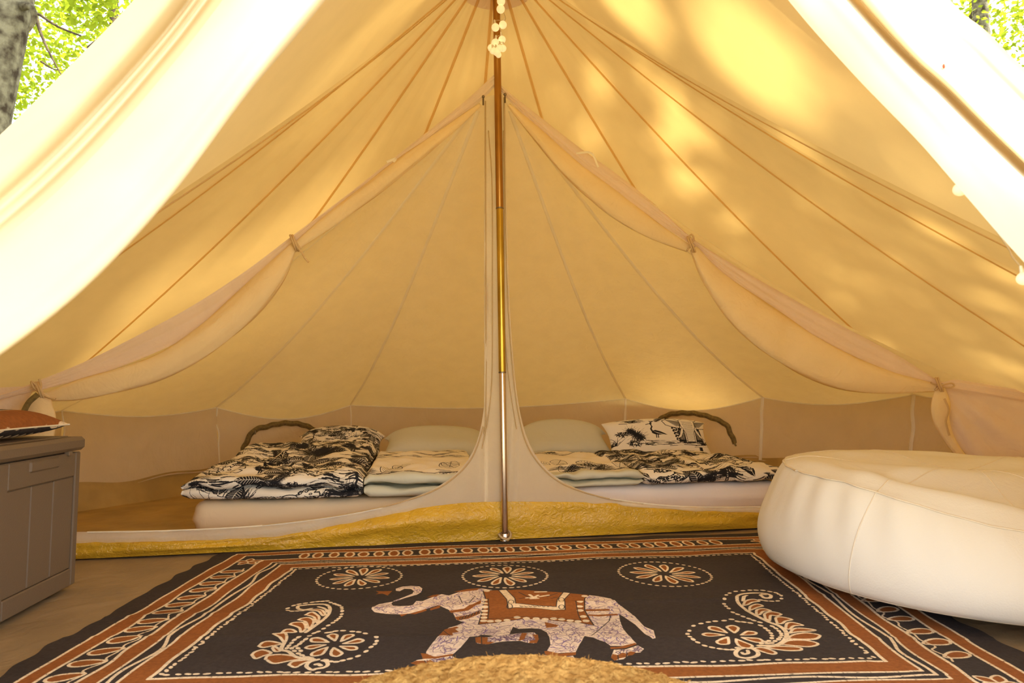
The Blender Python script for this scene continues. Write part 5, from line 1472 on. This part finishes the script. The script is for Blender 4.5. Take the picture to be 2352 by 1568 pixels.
back_tree(-90, 14, .22, 11, .3, wedge(-900, 420, -500, 950, 12, 17, 24000, 31, .15), .15, 'bushy sunlit tree in the woods behind the left trunk', 7)
back_tree(250, 19, .20, 13, -.4, wedge(-900, 520, -700, 980, 18, 24, 26000, 33, .3), .22, 'tall leafy tree far back on the left showing above the canvas', 8)
# right corner
back_tree(2330, 12.5, .20, 11, -.25, wedge(2080, 2900, -500, 420, 10.5, 11.8, 3200, 41, -.05), .11, 'straight dark trunk among green leaves in the right corner', 11, 'bark')
back_tree(2268, 19, .17, 13, .2, wedge(2000, 3300, -600, 950, 16, 20, 21000, 43, .12), .16, 'thinner trunk left of the dark one in the right corner', 12)
back_tree(2208, 15, .17, 12, -.5, wedge(2000, 2500, -600, 60, 14, 14.7, 1500, 44, .1), .14, 'trunk close above the ridge of the right door flap', 13)
back_tree(2620, 22, .25, 14, .3, wedge(1950, 3300, -700, 980, 20.8, 27, 22000, 45, .3), .24, 'tall leafy tree far back beyond the right side of the tent', 14)
# the crown overhead that dapples the canvas: leaves stay out of the light gaps
SV = np.array(SUN); s1 = np.cross(SV, [0, 1, 0]); s1 /= np.linalg.norm(s1); s2 = np.cross(SV, s1)
def roof_hit(px, py):
    p = cone_hit(px, py); return p
gaps = [(1560, 225, .18), (1530, 175, .10), (1385, 170, .075), (1585, 400, .09), (1690, 480, .06), (1780, 610, .085), (2190, 520, .10), (2320, 600, .05),
        (1350, 300, .07), (1860, 300, .06), (650, 480, .20), (715, 465, .12), (410, 640, .20), (370, 700, .13), (765, 430, .10), (1043, 170, .045), (770, 200, .08), (300, 745, .12), (690, 80, .16)]
gp = []
for x, y, r in gaps:
    c = roof_hit(x, y)
    for q in range(3): gp.append((c + np.array([rng.gauss(0, .55), rng.gauss(0, .55), rng.gauss(0, .55)]) * r, r * rng.uniform(.5, .8)))
ip = np.array([C[3], C[4]]).mean(0) + np.array([0, 0, .18]); gp += [(ip + np.array([-.15, -.1, .0]), .24), (ip + np.array([.12, .0, -.02]), .18), (pp(1250, 800) + N * 1.5, .07), (pp(1360, 810) + N * 1.4, .06)]
gp += [(APEX * .45 + Rp * .3 + Qp * .25, .24), (APEX * .25 + Rp * .5 + Qp * .25, .26), (APEX * .5 + Qp * .5, .2), (APEX * .4 + Lp * .25 + Qp * .35, .18)]
for k in range(20, 95, 6):
    gp += [(G2[k, 58], .09)]
    if k < 75 and k % 12 == 8: gp += [(G1[k, 18], .04)]
g_ = np.random.default_rng(99); NL = 52000
A_ = g_.uniform(-4.6, 4.6, (NL, 2)); dist = g_.uniform(13.0, 15.5, NL)
ctr = np.array([0, 3.0, 1.0])
PL = ctr + A_[:, :1] * s1 + A_[:, 1:] * s2 + dist[:, None] * SV
okm = np.ones(NL, bool)
for p, r in gp:
    q = PL - p; d2 = np.hypot(q @ s1, q @ s2); okm &= d2 > r + .02
vv = np.array([mnoise.noise(Vector((a * 1.7, b * 1.7, 3.1))) for a, b in A_]); okm &= vv > -0.75
okm &= (ctr + A_[:, :1] * s1 + A_[:, 1:] * s2)[:, 1] > 0.35
PL = PL[okm]
hb = np.array([6.9, 4.6, -.05]); hc = ctr + SV * 14.0
tree(hb, [hb, hb + np.array([.1, -.1, 3]), hb + np.array([-.1, -.1, 7.5]), hc + np.array([.6, 0, .6])], .26, .12, 'big tree beside the tent whose crown dapples the canvas with sunlight', PL, .19, 17, 'bark',
     [([hc + np.array([.6, .2, -.6]), hc + s1 * 1.5 + np.array([0, 0, .1]), hc + s1 * 4], .06), ([hc + np.array([.6, .2, -.6]), hc - s1 * 1.5, hc - s1 * 4], .06), ([hc, hc + s2 * 2, hc + s2 * 4], .05), ([hc, hc - s2 * 2, hc - s2 * 4], .05)])
